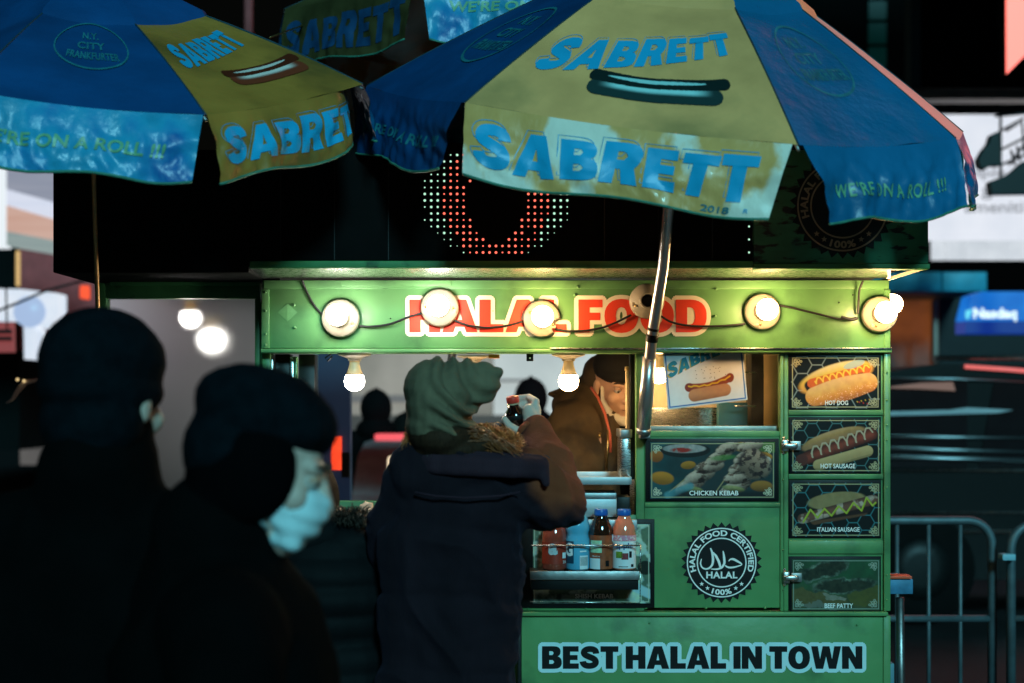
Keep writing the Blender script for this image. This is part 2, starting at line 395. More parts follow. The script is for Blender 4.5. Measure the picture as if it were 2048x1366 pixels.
# steel flashing returning along the right end
MB().add([(cx(1781),CY,cz(559)),(cx(1858,AY),AY,zt),(cx(1858,AY),AY+.5,zt+.002),(cx(1781),CY+.3,cz(559)),
          (cx(1781),CY,cz(553)),(cx(1858,AY),AY,zt+.01),(cx(1858,AY),AY+.5,zt+.012),(cx(1781),CY+.3,cz(553))],
         [(0,1,2,3),(7,6,5,4),(0,4,5,1),(1,5,6,2),(2,6,7,3),(3,7,4,0)]).obj('end_flashing', mat('cream painted flashing', (.6,.55,.45), .4), cart)
LB = MB().box(cx(500,AY), cx(1505,AY), AY, AY+.10, cz(521,AY), cz(285,AY), .003).obj('led_board', M_flatblack, cart)
for px in (560, 668, 776, 1208, 1316, 1424): boxo('module_seam', M_black, LB, cx(px,AY), cx(px+2,AY), AY-.0012, AY-.0002, cz(520,AY), cz(290,AY), 0)
for nm, colr in (('green_led_dots', (.55,1,.72)), ('red_led_dots', (1,.16,.10))):
    b = MB(); m_ = mat(nm.replace('_', ' '), (0,0,0), .5, emit=colr, es=.95 if nm[0] == 'g' else 1.5, var=0)
    for i in range(-12, 13):
        for j in range(-10, 10):
            px, py = 992+i*12.95+(0 if 1 else 0), 401+j*13.0
            dx, dy = (px-992), (py-398); ro = math.hypot(dx/154, dy/118); rm = math.hypot(dx/107, dy/126); ri = math.hypot(dx/56, dy/84)
            if ro > 1 or ri < 1: continue
            red = rm < 1
            if red != (nm[0] == 'r'): continue
            if random.random() < .04: continue
            r = random.choice((2.7,2.7,2.4,1.7))/740
            if not red and ro > .93: r *= .6
            c = (cx(px,AY), AY-.0005, cz(py,AY)); b.lathe([(r, 0), (r*.8, r*.5), (1e-5, r*.8)], c, (0,-1,0), 8)
    if nm[0] == 'g':
        for py in (453,505,479): b.lathe([(.003, 0), (1e-5, .002)], (cx(1498,AY), AY-.0005, cz(py,AY)), (0,-1,0), 8)
    o = b.obj(nm, m_, LB); o['kind'] = 'stuff'
FB = MB().box(cx(1507,AY), cx(1857,AY), AY+.001, AY+.12, cz(527,AY)+.0005, cz(300,AY), .002).obj('fascia_board', mat('dark worn green fascia', (.03,.20,.10), .5, var=.3, vs=8, dirt=(.006,.01,.008), dscale=18, dth=(.55,.62), stretch=(1,1,3)), cart)
MB().box(cx(107,AY), cx(1857,AY)-.001, AY+.125, CY+1.4, zt+.02, zt+.06, .002).obj('roof', M_steel_d, cart)

# ---- the round halal seal (printed) ----
def seal(name, pxc, pyc, rad, Y, parent, m_w, m_k, detail=True):
    ctr = Vector((cx(pxc,Y), Y, cz(pyc,Y))); s = Y/F
    def P(x, y, lift): return (ctr.x+x*s, Y-lift, ctr.z-y*s)
    n = 30; poly = []
    for k in range(n):
        for (rr, a) in ((rad, (k)/n), (rad*.885, (k+.5)/n)):
            q = 2*math.pi*a; poly.append((rr*math.sin(q), -rr*math.cos(q)))
    V = [P(0,0,.002)]+[P(x,y,.002) for x, y in poly]
    base = mk(name, V, [(0, 1+i, 1+(i+1) % len(poly)) for i in range(len(poly))], m_k, parent)
    def ring(r, wd):
        v, f = ribbon([(r*math.cos(a), r*math.sin(a)) for a in np.linspace(0, 2*math.pi, 73)[:-1]], wd, True)
        mk('ring_line', [P(x,y,.0028) for x, y in v], f, m_w, base)
    ring(rad*.845, rad*.03); ring(rad*.60, rad*.03)
    def arc(body, r0, h, a0, a1, flip=False, off=.035):
        v, f = text2d(body, off, 1.05); v, f = cut2d(v, f, 30)
        a, b_ = v.min(0), v.max(0); u = (v[:,0]-a[0])/(b_[0]-a[0]); t = (v[:,1]-a[1])/(b_[1]-a[1])
        ang = R(a0)+u*R(a1-a0); rr = (r0-t*h) if flip else (r0+t*h)
        mk('lettering', [P(r*math.sin(g_), -r*math.cos(g_), .0028) for r, g_ in zip(rr, ang)], f, m_w, base)
    arc('HALAL FOOD CERTIFIED', rad*.655, rad*.145, -108, 108)
    arc('100%', rad*.80, rad*.14, 199, 161, True)
    for a in (-151, -137, 137, 151):
        pts = []
        for k in range(10):
            r = rad*(.06 if k % 2 == 0 else .025); q = math.pi*k/5; pts.append((rad*.72*math.sin(R(a))+r*math.sin(q), -rad*.72*math.cos(R(a))-r*math.cos(q)))
        mk('star', [P(rad*.72*math.sin(R(a)), -rad*.72*math.cos(R(a)), .0028)]+[P(x,y,.0028) for x, y in pts], [(0,1+i,1+(i+1) % 10) for i in range(10)], m_w, base)
    if detail:
        k = rad/290.0
        S = [[(572,848),(585,880),(591,925),(588,965),(565,993),(535,1000),(508,985),(499,955),(508,925)],
             [(590,878),(612,905),(632,945),(646,992)], [(575,998),(620,1000),(655,988),(673,955),(669,905),(662,868)],
             [(676,972),(700,988),(740,986),(775,976),(804,965),(770,945),(735,925),(712,928),(702,942)]]
        W = [[8,14,15,14,12,10,9,9,5],[8,15,16,14],[5,11,12,15,14,6],[8,12,11,8,6,14,15,9,5]]
        for i, (st, ws) in enumerate(zip(S, W)):
            st = np.array(st, float)-np.array([652,952]); t = np.linspace(0, len(st)-1, 24)
            xs = np.interp(t, range(len(st)), st[:,0]); ys = np.interp(t, range(len(st)), st[:,1]); wv = np.interp(t, range(len(st)), ws)
            xs[1:-1] = (xs[:-2]+2*xs[1:-1]+xs[2:])/4; ys[1:-1] = (ys[:-2]+2*ys[1:-1]+ys[2:])/4
            v, f = ribbon(np.stack([xs, ys], 1)*k, wv*k*1.15)
            mk('script_stroke', [P(x,y,.0028+i*.0001) for x, y in v], f, m_w, base)
        v, f = text2d('HALAL', .035, 1.08); q = fit2d(v, v, (-rad*.38, rad*.22, rad*.39, rad*.39))
        mk('lettering', [P(x,y,.0028) for x, y in q], f, m_w, base)
    return base
M_dim = mat('faded cream print', (.34,.26,.16), .5, var=.2, vs=20)
seal('halal_seal', 1685, 412, 106, AY+.001-.001, FB, M_dim, M_blackprint, False)

# ---- frame of the serving side ----
def panel(name, px0, py0, px1, py1, y0, y1, m=M_green, parent=cart, bv=.0015): return boxo(name, m, parent, cx(px0), cx(px1), y0, y1, cz(py1), cz(py0), bv)
# left end pane section
panel('corner_post', 521, 563, 537, 1300, CY+.03, CY+.10)
panel('corner_post', 510, 600, 520, 1300, CY+.09, CY+.14, M_green2)
panel('post', 537, 707, 542, 1240, CY+.035, CY+.08, M_steel)
panel('dark_frame', 543, 707, 573, 1240, CY+.06, CY+.12, M_black)
panel('post', 574, 712, 582, 1240, CY+.05, CY+.08, M_steel)
panel('post', 583, 712, 588, 1240, CY+.05, CY+.08)
panel('dark_frame', 589, 707, 622, 1240, CY+.08, CY+.14, M_black)
# right section: bulkhead with the display window
panel('corner_post', 1272, 707, 1289, 1222, CY+.001, CY+.05)
panel('post', 1262, 707, 1271, 960, CY+.03, CY+.07, M_black)
PF = CY+.004
panel('window_rail', 1289.5, 862, 1560, 874, PF-.002, PF+.03)
panel('panel', 1289.5, 874.5, 1560, 1216, PF, PF+.02)
panel('panel_edge', 1289.5, 1006, 1560, 1014, PF-.006, PF-.0005)
panel('divider', 1560.5, 707, 1567, 1222, CY-.002, CY+.04)
panel('door_stile', 1568, 707, 1577, 1222, CY+.002, CY+.04)
panel('corner_post', 1768, 707, 1781, 1222, CY-.001, CY+.05)
panel('door_panel', 1577.5, 707, 1767, 1222, CY+.008, CY+.03)
for y in (826, 954): panel('door_rail', 1577.5, y-6, 1767, y+4, CY+.001, CY+.0075, bv=.001)
panel('door_rail', 1577.5, 1081, 1767, 1108, CY+.001, CY+.0075, bv=.002)
MB().box(cx(1035), cx(1774), CY-.014, CY+.03, cz(1231), cz(1223), .002).obj('ledge', M_green, cart)
rivets('rivet', [(px, 1216) for px in (1056,1172,1292,1412,1530)], CY+.003, .004)
rivets('rivet', [(1774, y) for y in (745,800,850,880,975,1060,1150,1200)], CY-.002, .0032)
rivets('rivet', [(1566, y) for y in (960,1100,1180)], CY-.003, .0032)
panel('lower_panel', 1043, 1231.5, 1766, 1460, CY, CY+.04)
panel('lower_post', 1035, 1231.5, 1042.6, 1500, CY-.002, CY+.04, M_black)
panel('lower_post', 1766.5, 1231.5, 1781, 1500, CY-.002, CY+.04)
boxo('skirt', M_green2, cart, cx(1036), cx(1781), CY+.002, CY+.04, .35, cz(1462))
rivets('screw_hole', [(1299,1246),(1714,1250)], CY-.001, .0035)
flat_text('lettering', 'BEST HALAL IN TOWN', (1084,1291,1724,1338), CY, M_blackprint, cart, off=.05, space=.97, lift=.0035, halo=8.0, halo_m=mat('pale letter border print', (.62,.84,.86), .4, var=.05))
seal('halal_seal', 1443, 1125, 81, PF, cart, M_white, M_blackprint)
# body behind: side, back, floor, counter front
boxo('end_wall', M_green2, cart, cx(1779)-.03, cx(1779), CY+.051, CY+1.25, .35, cz(560))
boxo('cart_floor', M_steel_d, cart, cx(215), cx(1770), CY+.16, CY+1.25, .40, .44)
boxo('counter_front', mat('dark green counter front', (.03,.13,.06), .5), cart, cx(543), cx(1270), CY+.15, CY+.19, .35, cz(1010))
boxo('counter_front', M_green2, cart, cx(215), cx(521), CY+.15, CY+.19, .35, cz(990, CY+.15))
boxo('bulkhead_lining', M_steel, cart, cx(1289), cx(1745), CY+.5, CY+.52, cz(1200), cz(900))
boxo('rear_sill', M_steel_d, cart, cx(215), cx(1700), CY+1.2, CY+1.25, .6, 1.05)
boxo('rear_post', M_black, cart, cx(1700,CY+1.2), cx(1712,CY+1.2), CY+1.2, CY+1.24, 1.05, 1.86)
for X, Yw in ((cx(700), CY+.5), (cx(1600), CY+.5)):
    wq = MB().lathe([(.26,-.06),(.30,-.05),(.30,.05),(.26,.06)], (X, Yw, .30), (1,0,0), 28).obj('wheel', mat('tyre rubber', (.015,.015,.015), .8), cart)
# left part with the fogged pane
LY = CY+.10
boxo('pane_frame', M_green2, cart, cx(214,LY), cx(520,LY), LY-.01, LY+.03, cz(597,LY), cz(566,LY))
boxo('pane_frame', M_green2, cart, cx(222,LY), cx(521,LY), LY-.016, LY-.0105, cz(572,LY), cz(562,LY))
boxo('pane_frame', M_green2, cart, cx(196,LY), cx(213,LY), LY-.01, LY+.03, cz(1100,LY), cz(566,LY))
boxo('pane_frame', M_green, cart, cx(511,LY), cx(521,LY), LY-.012, LY+.02, cz(900,LY), cz(598,LY))
def fog_glass(name, rough, veil, tint=(1,1,1), scale=9):
    m = bpy.data.materials.new(name); m.use_nodes = True; n = m.node_tree.nodes; l = m.node_tree.links
    out = n['Material Output']; n.remove(n['Principled BSDF'])
    gl = n.new('ShaderNodeBsdfRefraction'); gl.inputs['IOR'].default_value = 1.25; gl.inputs['Roughness'].default_value = rough; gl.inputs['Color'].default_value = (*tint,1)
    tr = n.new('ShaderNodeBsdfTransparent'); tr.inputs[0].default_value = (*tint,1)
    df = n.new('ShaderNodeBsdfTranslucent'); df.inputs['Color'].default_value = (.8,.8,.8,1)
    gs = n.new('ShaderNodeBsdfGlossy'); gs.inputs['Roughness'].default_value = .12
    fr = n.new('ShaderNodeFresnel'); fr.inputs[0].default_value = 1.45
    nz = n.new('ShaderNodeTexNoise'); nz.inputs['Scale'].default_value = scale; nz.inputs['Detail'].default_value = 8
    tc = n.new('ShaderNodeTexCoord'); l.new(tc.outputs['Object'], nz.inputs['Vector'])
    mr = n.new('ShaderNodeMapRange'); mr.inputs['From Min'].default_value = .35; mr.inputs['From Max'].default_value = .65; mr.inputs['To Min'].default_value = veil*.4; mr.inputs['To Max'].default_value = veil*1.4
    l.new(nz.outputs['Fac'], mr.inputs['Value'])
    m1 = n.new('ShaderNodeMixShader'); m2 = n.new('ShaderNodeMixShader'); m3 = n.new('ShaderNodeMixShader')
    if rough > 0: l.new(gl.outputs[0], m1.inputs[1]); l.new(gl.outputs[0], m1.inputs[2])
    else: l.new(tr.outputs[0], m1.inputs[1]); l.new(tr.outputs[0], m1.inputs[2])
    l.new(mr.outputs[0], m2.inputs[0]); l.new(m1.outputs[0], m2.inputs[1]); l.new(df.outputs[0], m2.inputs[2])
    l.new(fr.outputs[0], m3.inputs[0]); l.new(m2.outputs[0], m3.inputs[1]); l.new(gs.outputs[0], m3.inputs[2])
    l.new(m3.outputs[0], out.inputs['Surface']); return m
b = MB().add([(cx(213.5,LY),LY,cz(598,LY)),(cx(511,LY),LY,cz(598,LY)),(cx(511,LY),LY,cz(985,LY)),(cx(213.5,LY),LY,cz(985,LY))], [(0,1,2,3)])
b.obj('fogged_pane', fog_glass('fogged window glass', .5, .05, scale=5), cart)
# display window glass
b = MB().add([(cx(1290),CY+.02,cz(707)),(cx(1559),CY+.02,cz(707)),(cx(1559),CY+.02,cz(861)),(cx(1290),CY+.02,cz(861))], [(0,1,2,3)])
b.obj('window_pane', fog_glass('greasy window glass', 0, .05, (.97,.95,.9), 22), cart)
boxo('window_sill', M_steel_d, cart, cx(1289), cx(1559), CY+.03, CY+.06, cz(866), cz(852))
# things seen through the display window belong to the cart's fittings
boxo('lining', mat('warm plywood lining', (.80,.55,.25), .5, var=.25, vs=5), cart, cx(1515,CY+.5), cx(1560,CY+.5), CY+.45, CY+.5, cz(870,CY+.5), cz(690,CY+.5))
boxo('lining', M_steel, cart, cx(1275,CY+.4), cx(1430,CY+.4), CY+.36, CY+.40, cz(900,CY+.4), cz(815,CY+.4))
boxo('lining', mat('blue plastic bin side', (.02,.16,.22), .4), cart, cx(1432,CY+.35), cx(1490,CY+.35), CY+.30, CY+.34, cz(900,CY+.35), cz(805,CY+.35))
boxo('lining', M_black, cart, cx(1490,CY+.42), cx(1514,CY+.42), CY+.30, CY+.4, cz(900,CY+.4), cz(690,CY+.4))
boxo('lining', mat('greasy cream wall', (.85,.70,.45), .5, var=.2, vs=6), cart, cx(1290,CY+.5), cx(1512,CY+.5), CY+.46, CY+.5, cz(960,CY+.5), cz(690,CY+.5))
b = MB(); b.tube([at(1470,812,CY+.25), at(1512,812,CY+.25)], .003); b.tube([at(1470,744,CY+.3), at(1512,745,CY+.3)], .002); b.obj('wire_hook', M_steel, cart)

# latches on the door column
for (px, py) in ((1580,891),(1582,1154)):
    b = MB().box(cx(px-18), cx(px-4), CY-.016, CY-.003, cz(py+12), cz(py-12), .003)
    b.box(cx(px-16), cx(px+12), CY-.028, CY-.017, cz(py+6), cz(py-5), .004)
    for s in (-1,1): b.lathe([(.0045,0),(.004,.003),(1e-5,.004)], (cx(px-13), CY-.003, cz(py+s*15)), (0,-1,0), 10)
    L = b.obj('door_latch', M_steel, cart)
    boxo('latch_plate', M_steel_d, L, cx(px-1), cx(px+20), CY-.014, CY-.0085, cz(py+9), cz(py-9), .001)

# bracket under the header
b = MB().box(cx(1053), cx(1067), CY+.02, CY+.024, cz(722), cz(707), .001); b.obj('bracket', M_black, cart)
MB().lathe([(.003,0),(.003,.001)], (cx(1060), CY+.0195, cz(716)), (0,-1,0), 10).obj('bracket_hole', M_white, cart)
MB().tube([at(665,712,CY+.03),at(655,722,CY+.03),at(650,716,CY+.03),at(662,708,CY+.03)], .0025, 6).obj('wire_loop', M_rubber, cart)
boxo('junction_box', mat('amber plastic fitting', (.5,.25,.06), .3), cart, cx(977), cx(999), CY+.03, CY+.05, cz(716), cz(708))

# ---------------------------------------------------------------- posters (flat prints as coloured sheets)
def hexl(X, Y_, s):
    q = X/s; r = Y_/s; a = np.array([1.0, math.sqrt(3)])
    def md(u, v): return u-a[0]*np.round(u/a[0]), v-a[1]*np.round(v/a[1])
    u1, v1 = md(r, q); u2, v2 = md(r-.5, q-a[1]/2)
    d = (u1**2+v1**2) < (u2**2+v2**2); u = np.where(d, u1, u2); v = np.where(d, v1, v2)
    return .5-np.maximum(np.abs(u), np.abs(u)*.5+np.abs(v)*math.sqrt(3)/2)   # 0 at the borders
def ss(a, b, x): t = np.clip((x-a)/(b-a), 0, 1); return t*t*(3-2*t)
def vnoise(X, Y_, s, seed):
    r = np.random.default_rng(seed).random((64, 64)); u = X/s % 63; v = Y_/s % 63
    i = np.floor(u).astype(int); j = np.floor(v).astype(int); fu = u-i; fv = v-j; fu = fu*fu*(3-2*fu); fv = fv*fv*(3-2*fv)
    i2 = (i+1) % 64; j2 = (j+1) % 64
    return (r[i,j]*(1-fu)+r[i2,j]*fu)*(1-fv)+(r[i,j2]*(1-fu)+r[i2,j2]*fu)*fv
def fbm(X, Y_, s, seed): return sum(vnoise(X, Y_, s/2**k, seed+k)*.5**k for k in range(4))/1.875
class Pic:
    """colour field over photo pixels, painted like a print"""
    def __init__(s, x0, y0, x1, y1, step=.9):
        nx = int((x1-x0)/step)+1; ny = int((y1-y0)/step)+1
        s.X, s.Y = np.meshgrid(np.linspace(x0, x1, nx), np.linspace(y0, y1, ny)); s.X0, s.Y0 = s.X, s.Y; s.C = np.zeros((ny, nx, 3)); s.A = np.ones((ny, nx)); s.r = (x0,y0,x1,y1)
    def lay(s, mask, col):
        col = np.asarray(col); mask = np.clip(mask, 0, 1)[..., None]; s.C = s.C*(1-mask)+col*mask
    def cap(s, p0, p1, r, soft=.8, r1=None):
        d, t = s.seg(p0, p1); rr = r if r1 is None else r+(r1-r)*t; return ss(soft, -soft, d-rr)
    def seg(s, p0, p1):
        ax, ay = p0; bx, by = p1; dx, dy = bx-ax, by-ay; t = np.clip(((s.X-ax)*dx+(s.Y-ay)*dy)/(dx*dx+dy*dy+1e-9), 0, 1)
        return np.hypot(s.X-ax-t*dx, s.Y-ay-t*dy), t
    def ell(s, c, a, b, ang=0, soft=.08):
        ca, sa = math.cos(R(ang)), math.sin(R(ang)); u = (s.X-c[0])*ca+(s.Y-c[1])*sa; v = -(s.X-c[0])*sa+(s.Y-c[1])*ca
        d = np.hypot(u/a, v/b); return ss(1+soft, 1-soft, d), u/a, v/b
    def line(s, pts, wd, soft=.7):
        m = np.zeros_like(s.X)
        for a, b in zip(pts[:-1], pts[1:]): m = np.maximum(m, s.cap(a, b, wd/2, soft))
        return m
def sheet(name, pic, Y, parent, m=None, lift=.002, mapf=None, cut=False):
    ny, nx = pic.X.shape
    if mapf: V = mapf(pic.X.ravel(), pic.Y.ravel())
    else: V = np.stack([(pic.X.ravel()-1024)/F*Y, np.full(pic.X.size, Y-lift), CZ+(HY-pic.Y.ravel())/F*Y], 1)
    i = np.arange(ny*nx).reshape(ny, nx); Q = np.stack([i[:-1,:-1], i[:-1,1:], i[1:,1:], i[1:,:-1]], -1).reshape(-1, 4)
    if cut:
        al = pic.A.ravel(); keep = al[Q].mean(1) > .5; Q = Q[keep]
        used, inv = np.unique(Q.ravel(), return_inverse=True); V = V[used]; C = pic.C.reshape(-1,3)[used]; Q = inv.reshape(-1,4)
    else: C = pic.C.reshape(-1,3)
    return mk(name, V, Q, m or M_poster, parent, cols=np.clip(C, 0, 1))
def ornaments(p, x0, y0, x1, y1, col):
    for (X, Y_, sx, sy) in ((x0,y0,1,1),(x1,y0,-1,1),(x0,y1,1,-1),(x1,y1,-1,-1)):
        for (a, b, r) in ((5,5,3.0),(11,4,2.3),(4,11,2.3),(10,10,2.6),(16,6,1.8),(6,15,1.8)):
            d = np.hypot(p.X-X-a*sx, p.Y-Y_-b*sy); p.lay(ss(1.3,.2,np.abs(d-r))*.9, col)
        p.lay(p.line([(X+2*sx,Y_+2*sy),(X+15*sx,Y_+13*sy)], 1.2)*.9, col)
def border(p, x0, y0, x1, y1, col, wd=1.6):
    for a, b in (((x0,y0),(x1,y0)),((x1,y0),(x1,y1)),((x1,y1),(x0,y1)),((x0,y1),(x0,y0))): p.lay(p.cap(a, b, wd/2, .6), col)
def zig(p0, p1, amp, n, ang):
    out = []; dx, dy = p1[0]-p0[0], p1[1]-p0[1]
    for i in range(n*6+1):
        t = i/(n*6); a = math.sin(t*n*2*math.pi)*amp; sk = math.cos(t*n*2*math.pi)*amp*.35
        out.append((p0[0]+dx*t+math.sin(R(ang))*a+sk, p0[1]+dy*t+math.cos(R(ang))*a))
    return out
def dog_poster(rect, kind, hexc, hexs):
    x0, y0, x1, y1 = rect; p = Pic(*rect)
    p.lay(np.ones_like(p.X), (.006,.007,.007))
    p.lay(ss(.05,.02,hexl(p.X-x0+7, p.Y-y0+kind*5, hexs))*.85, hexc)
    N = fbm(p.X, p.Y, 9, 3+kind); N2 = vnoise(p.X, p.Y, 1.7, 9+kind)
    if kind == 0:
        o = (x0+92, y0+50)
        def q(a, b): return (o[0]+a, o[1]+b)
        m, u, v = p.ell(q(-2,-8), 76, 27, -17); 
        c = np.stack([.72+.1*N, .30+.22*ss(.2,-1,v)+.1*N, .06+.2*ss(-.3,-1,v)], -1); p.lay(m, c)
        p.lay(p.cap(q(-56,8), q(-46,26), 9, 2), (.02,.008,.004))
        p.lay(p.cap(q(-50,4), q(58,-25), 9.5, 1.2), np.stack([.62+.1*N2,.10+.05*N,.02+0*N], -1))
        p.lay(p.cap(q(-28,10), q(50,-13), 5, 3)*.8, (.15,.03,.01))
        d, t = p.seg(q(-44,30), q(62,2)); m = ss(1, -1, d-19-5*np.sin(t*3.1)); v = (p.Y-(o[1]+30-28*t))/24
        c = np.stack([.80-.18*ss(.1,1,v)+.12*(N-.5), .42-.22*ss(-.5,.9,v)+.14*(N-.5), .14-.11*ss(-.8,.5,v)+.03*N], -1)
        c = c*(1-.25*ss(.3,1,v))[..., None]+((N2 > .82)*(v > .0))[..., None]*.25; p.lay(m, c)
        p.lay(p.line(zig(q(-46,0), q(62,-28), 6, 8, 15), 3.4), (.88,.42,.02))
        p.lay(p.line(zig(q(-46,0), q(62,-28), 6, 8, 15), 1.1)*.6, (.95,.65,.15))
        m, u, v = p.ell(q(34,-34), 22, 7, -17); p.lay(m*.7, (.25,.42,.45))
        for k in range(7): p.lay(p.cap(q(40+k*4.1,40+math.sin(k*3)*6), q(41+k*4,41+math.sin(k*3)*6), 1.2), (.35,.02,.02) if k % 2 else (.4,.25,.02))
    elif kind == 1:
        o = (x0+92, y0+52)
        def q(a, b): return (o[0]+a, o[1]+b)
        m, u, v = p.ell(q(-8,-12), 66, 17, -17); p.lay(m, np.stack([.34+.15*N+.2*ss(0,-1,v), .20+.10*N+.16*ss(0,-1,v), .09+.05*N+.1*ss(-.4,-1,v)], -1))
        p.lay(p.cap(q(-56,20), q(60,-14), 11, 2), (.02,.008,.006))
        d, t = p.seg(q(-72,30), q(68,-22)); m = ss(1, -1, d-12)
        band = ss(.6, .95, np.sin(t*44+.5*N)); c = np.stack([.17+.10*N-.05*band, .035+.02*N, .022+.01*N], -1); c = c*(.5+.9*ss(12, 0, d))[..., None]; p.lay(m, c)
        p.lay(p.cap(q(-72,30), q(-70,29), 11), (.14,.035,.025))
        d, t = p.seg(q(-38,40), q(60,12)); m = ss(1, -1, d-11); v = (p.Y-(o[1]+40-28*t))/11
        p.lay(m, np.stack([.55+.1*N-.15*v, .40+.1*N-.12*v, .18+.05*N-.06*v], -1)*(.75+.25*(v < .6))[..., None])
        p.lay(p.line(zig(q(-56,16), q(66,-26), 11, 7, 10), 3), (.62,.56,.40))
    else:
        o = (x0+92, y0+48)
        def q(a, b): return (o[0]+a, o[1]+b)
        m, u, v = p.ell(q(-2,-12), 58, 17, -6); p.lay(m, np.stack([.34+.12*N, .25+.10*N, .11+.05*N], -1))
        p.lay(p.cap(q(-46,28), q(52,10), 8, 1.5), (.16,.07,.035))
        p.lay(p.cap(q(-50,20), q(56,4), 9, 1.5), (.03,.012,.01))
        d, t = p.seg(q(-70,24), q(72,-14)); m = ss(1, -1, d-10)
        blob_ = fbm(p.X, p.Y, 14, 21); p.lay(m, np.stack([.22+.5*ss(.45,.62,blob_), .09+.45*ss(.45,.62,blob_), .06+.36*ss(.45,.62,blob_)], -1)*(.6+.5*ss(10,2,d))[..., None])
        zz = [(-68,30),(-54,6),(-40,22),(-26,4),(-12,18),(2,-1),(18,13),(32,-8),(48,8),(58,-18),(70,-2),(76,-8)]
        p.lay(p.line([q(*z) for z in zz], 3.6), (.52,.60,.02)); p.lay(p.line([q(z[0]-.8, z[1]-.5) for z in zz], 1.0)*.5, (.8,.85,.3))
    if kind: p.C *= .62
    border(p, x0+3, y0+3, x1-3, y1-3, (.42,.40,.22)); ornaments(p, x0+4, y0+4, x1-4, y1-4, (.45,.42,.24))
    return p
def poster(px0, py0, px1, py1, pic, Y, label, inner, text, trect, toff=.02):
    F_ = boxo('food_poster', M_black, cart, cx(px0), cx(px1), Y-.004, Y, cz(py1), cz(py0), .0012); F_['label'] = label
    b = boxo('poster_edge', M_blackprint, F_, cx(inner[0]-3), cx(inner[2]+3), Y-.0062, Y-.0045, cz(inner[3]+3), cz(inner[1]-3), .0006)
    sheet('print', pic, Y, F_, lift=.0068)
    flat_text('lettering', text, trect, Y, M_white, F_, off=.022, space=1.0, lift=.0078)
    return F_
DY = CY+.008
r0 = (1581,713,1758,817); poster(1577.6,710,1763,820, dog_poster(r0, 0, (.22,.26,.25), 34), DY, 'poster of a glazed hot dog with mustard', r0, 'HOT DOG', (1649,801,1695,810))
r1 = (1582,838,1759,944); poster(1577.6,834,1763,948.5, dog_poster(r1, 1, (.09,.26,.28), 28), DY, 'poster of a dark sausage in a split bun', r1, 'HOT SAUSAGE', (1640,927,1709,936.5))
r2 = (1582,965,1759,1073); poster(1577.6,960,1763,1077, dog_poster(r2, 2, (.06,.28,.32), 30), DY, 'poster of an Italian sausage with a yellow zigzag', r2, 'ITALIAN SAUSAGE', (1633,1054,1718,1063))
# beef patty print
r3 = (1583,1118,1759,1220); p = Pic(*r3); N = fbm(p.X, p.Y, 22, 40); N2 = fbm(p.X, p.Y, 6, 44)
p.X = p.X+26*(fbm(p.X, p.Y, 20, 141)-.5); p.Y = p.Y+18*(fbm(p.X, p.Y, 16, 142)-.5)
p.lay(np.ones_like(p.X), np.stack([.035+.12*N*ss(1150,1215,p.Y), .06+.12*N, .035+.04*N], -1))
m, u, v = p.ell((1630,1198), 60, 16, 12); p.lay(m*.7, np.stack([.16+.1*N2,.10+.1*N2,.03+.04*N2], -1))
m, u, v = p.ell((1735,1190), 45, 20, -8); p.lay(m*.6, np.stack([.14+.1*N2,.13+.08*N2,.03+0*N2], -1))
for c, a, b_, an in (((1648,1141),58,17,-16),((1690,1170),66,16,-4)):
    m, u, v = p.ell(c, a, b_, an, .06); rr = np.hypot(u, v)
    p.lay(m*.9, np.stack([.03+.30*N2*N2,.05+.40*N2*N2,.04+.28*N2*N2], -1)*2*N[...,None]); mm, u, v = p.ell(c, a*.86, b_*.72, an, .12); p.lay(mm, np.stack([.012+.05*N2,.02+.06*N2,.016+.03*N2], -1))
m, u, v = p.ell((1665,1196), 22, 6, 12); p.lay(m, np.stack([.2+.3*N2,.24+.2*N2,.16+.2*N2], -1))
m, u, v = p.ell((1640,1211), 50, 6, 3); p.lay(m*.5, (.3,.36,.34))
p.X, p.Y = p.X0, p.Y0; p.C *= .55; border(p, 1586,1121,1756,1217, (.3,.36,.3), 1.2); ornaments(p, 1588,1123,1754,1215, (.34,.38,.3))
poster(1577.6,1113,1763,1222, p, DY, 'poster of two dark beef patties', r3, 'BEEF PATTY', (1648,1206,1705,1215.5))
# chicken kebab print
r4 = (1300,884,1549,997); p = Pic(*r4); N = fbm(p.X, p.Y, 26, 50); N2 = fbm(p.X, p.Y, 7, 54); N3 = vnoise(p.X, p.Y, 2.2, 5)
p.lay(np.ones_like(p.X), np.stack([.012+.02*N,.05+.10*N*ss(1420,1320,p.X),.055+.12*N*ss(1420,1320,p.X)], -1))
m, u, v = p.ell((1520,890), 60, 14, 5); p.lay(m*.85, np.stack([.05+.1*N2,.16+.2*N2,.03+.04*N2], -1))
m, u, v = p.ell((1370,900), 50, 15, 0, .05); p.lay(m, (.012,.014,.014)); m, u, v = p.ell((1368,897), 43, 9, 0); p.lay(m, np.stack([.22+.4*N2,.30+.3*N2,.30+.3*N2], -1))
m, u, v = p.ell((1362,900), 20, 5, 0, .3); p.lay(m*ss(.3,.6,N2+.2), (.42,.03,.02))
m, u, v = p.ell((1345,930), 40, 22, 30, .4); p.lay(m*.4, (.02,.02,.02))
for c, a, b_, an, col in (((1312,912),14,12,0,(.55,.17,.03)),((1324,956),23,13,6,(.62,.26,.03)),((1376,930),15,8,-5,(.52,.24,.03)),((1522,972),22,11,0,(.45,.20,.04)),((1528,912),16,8,10,(.7,.3,.04)),((1530,918),11,6,10,(.8,.85,.8)),((1485,893),22,10,0,(.62,.38,.12))):
    m, u, v = p.ell(c, a, b_, an, .12); sh = (.55+.6*ss(.9,-.8,v)); p.lay(m, np.array(col)*sh[..., None])
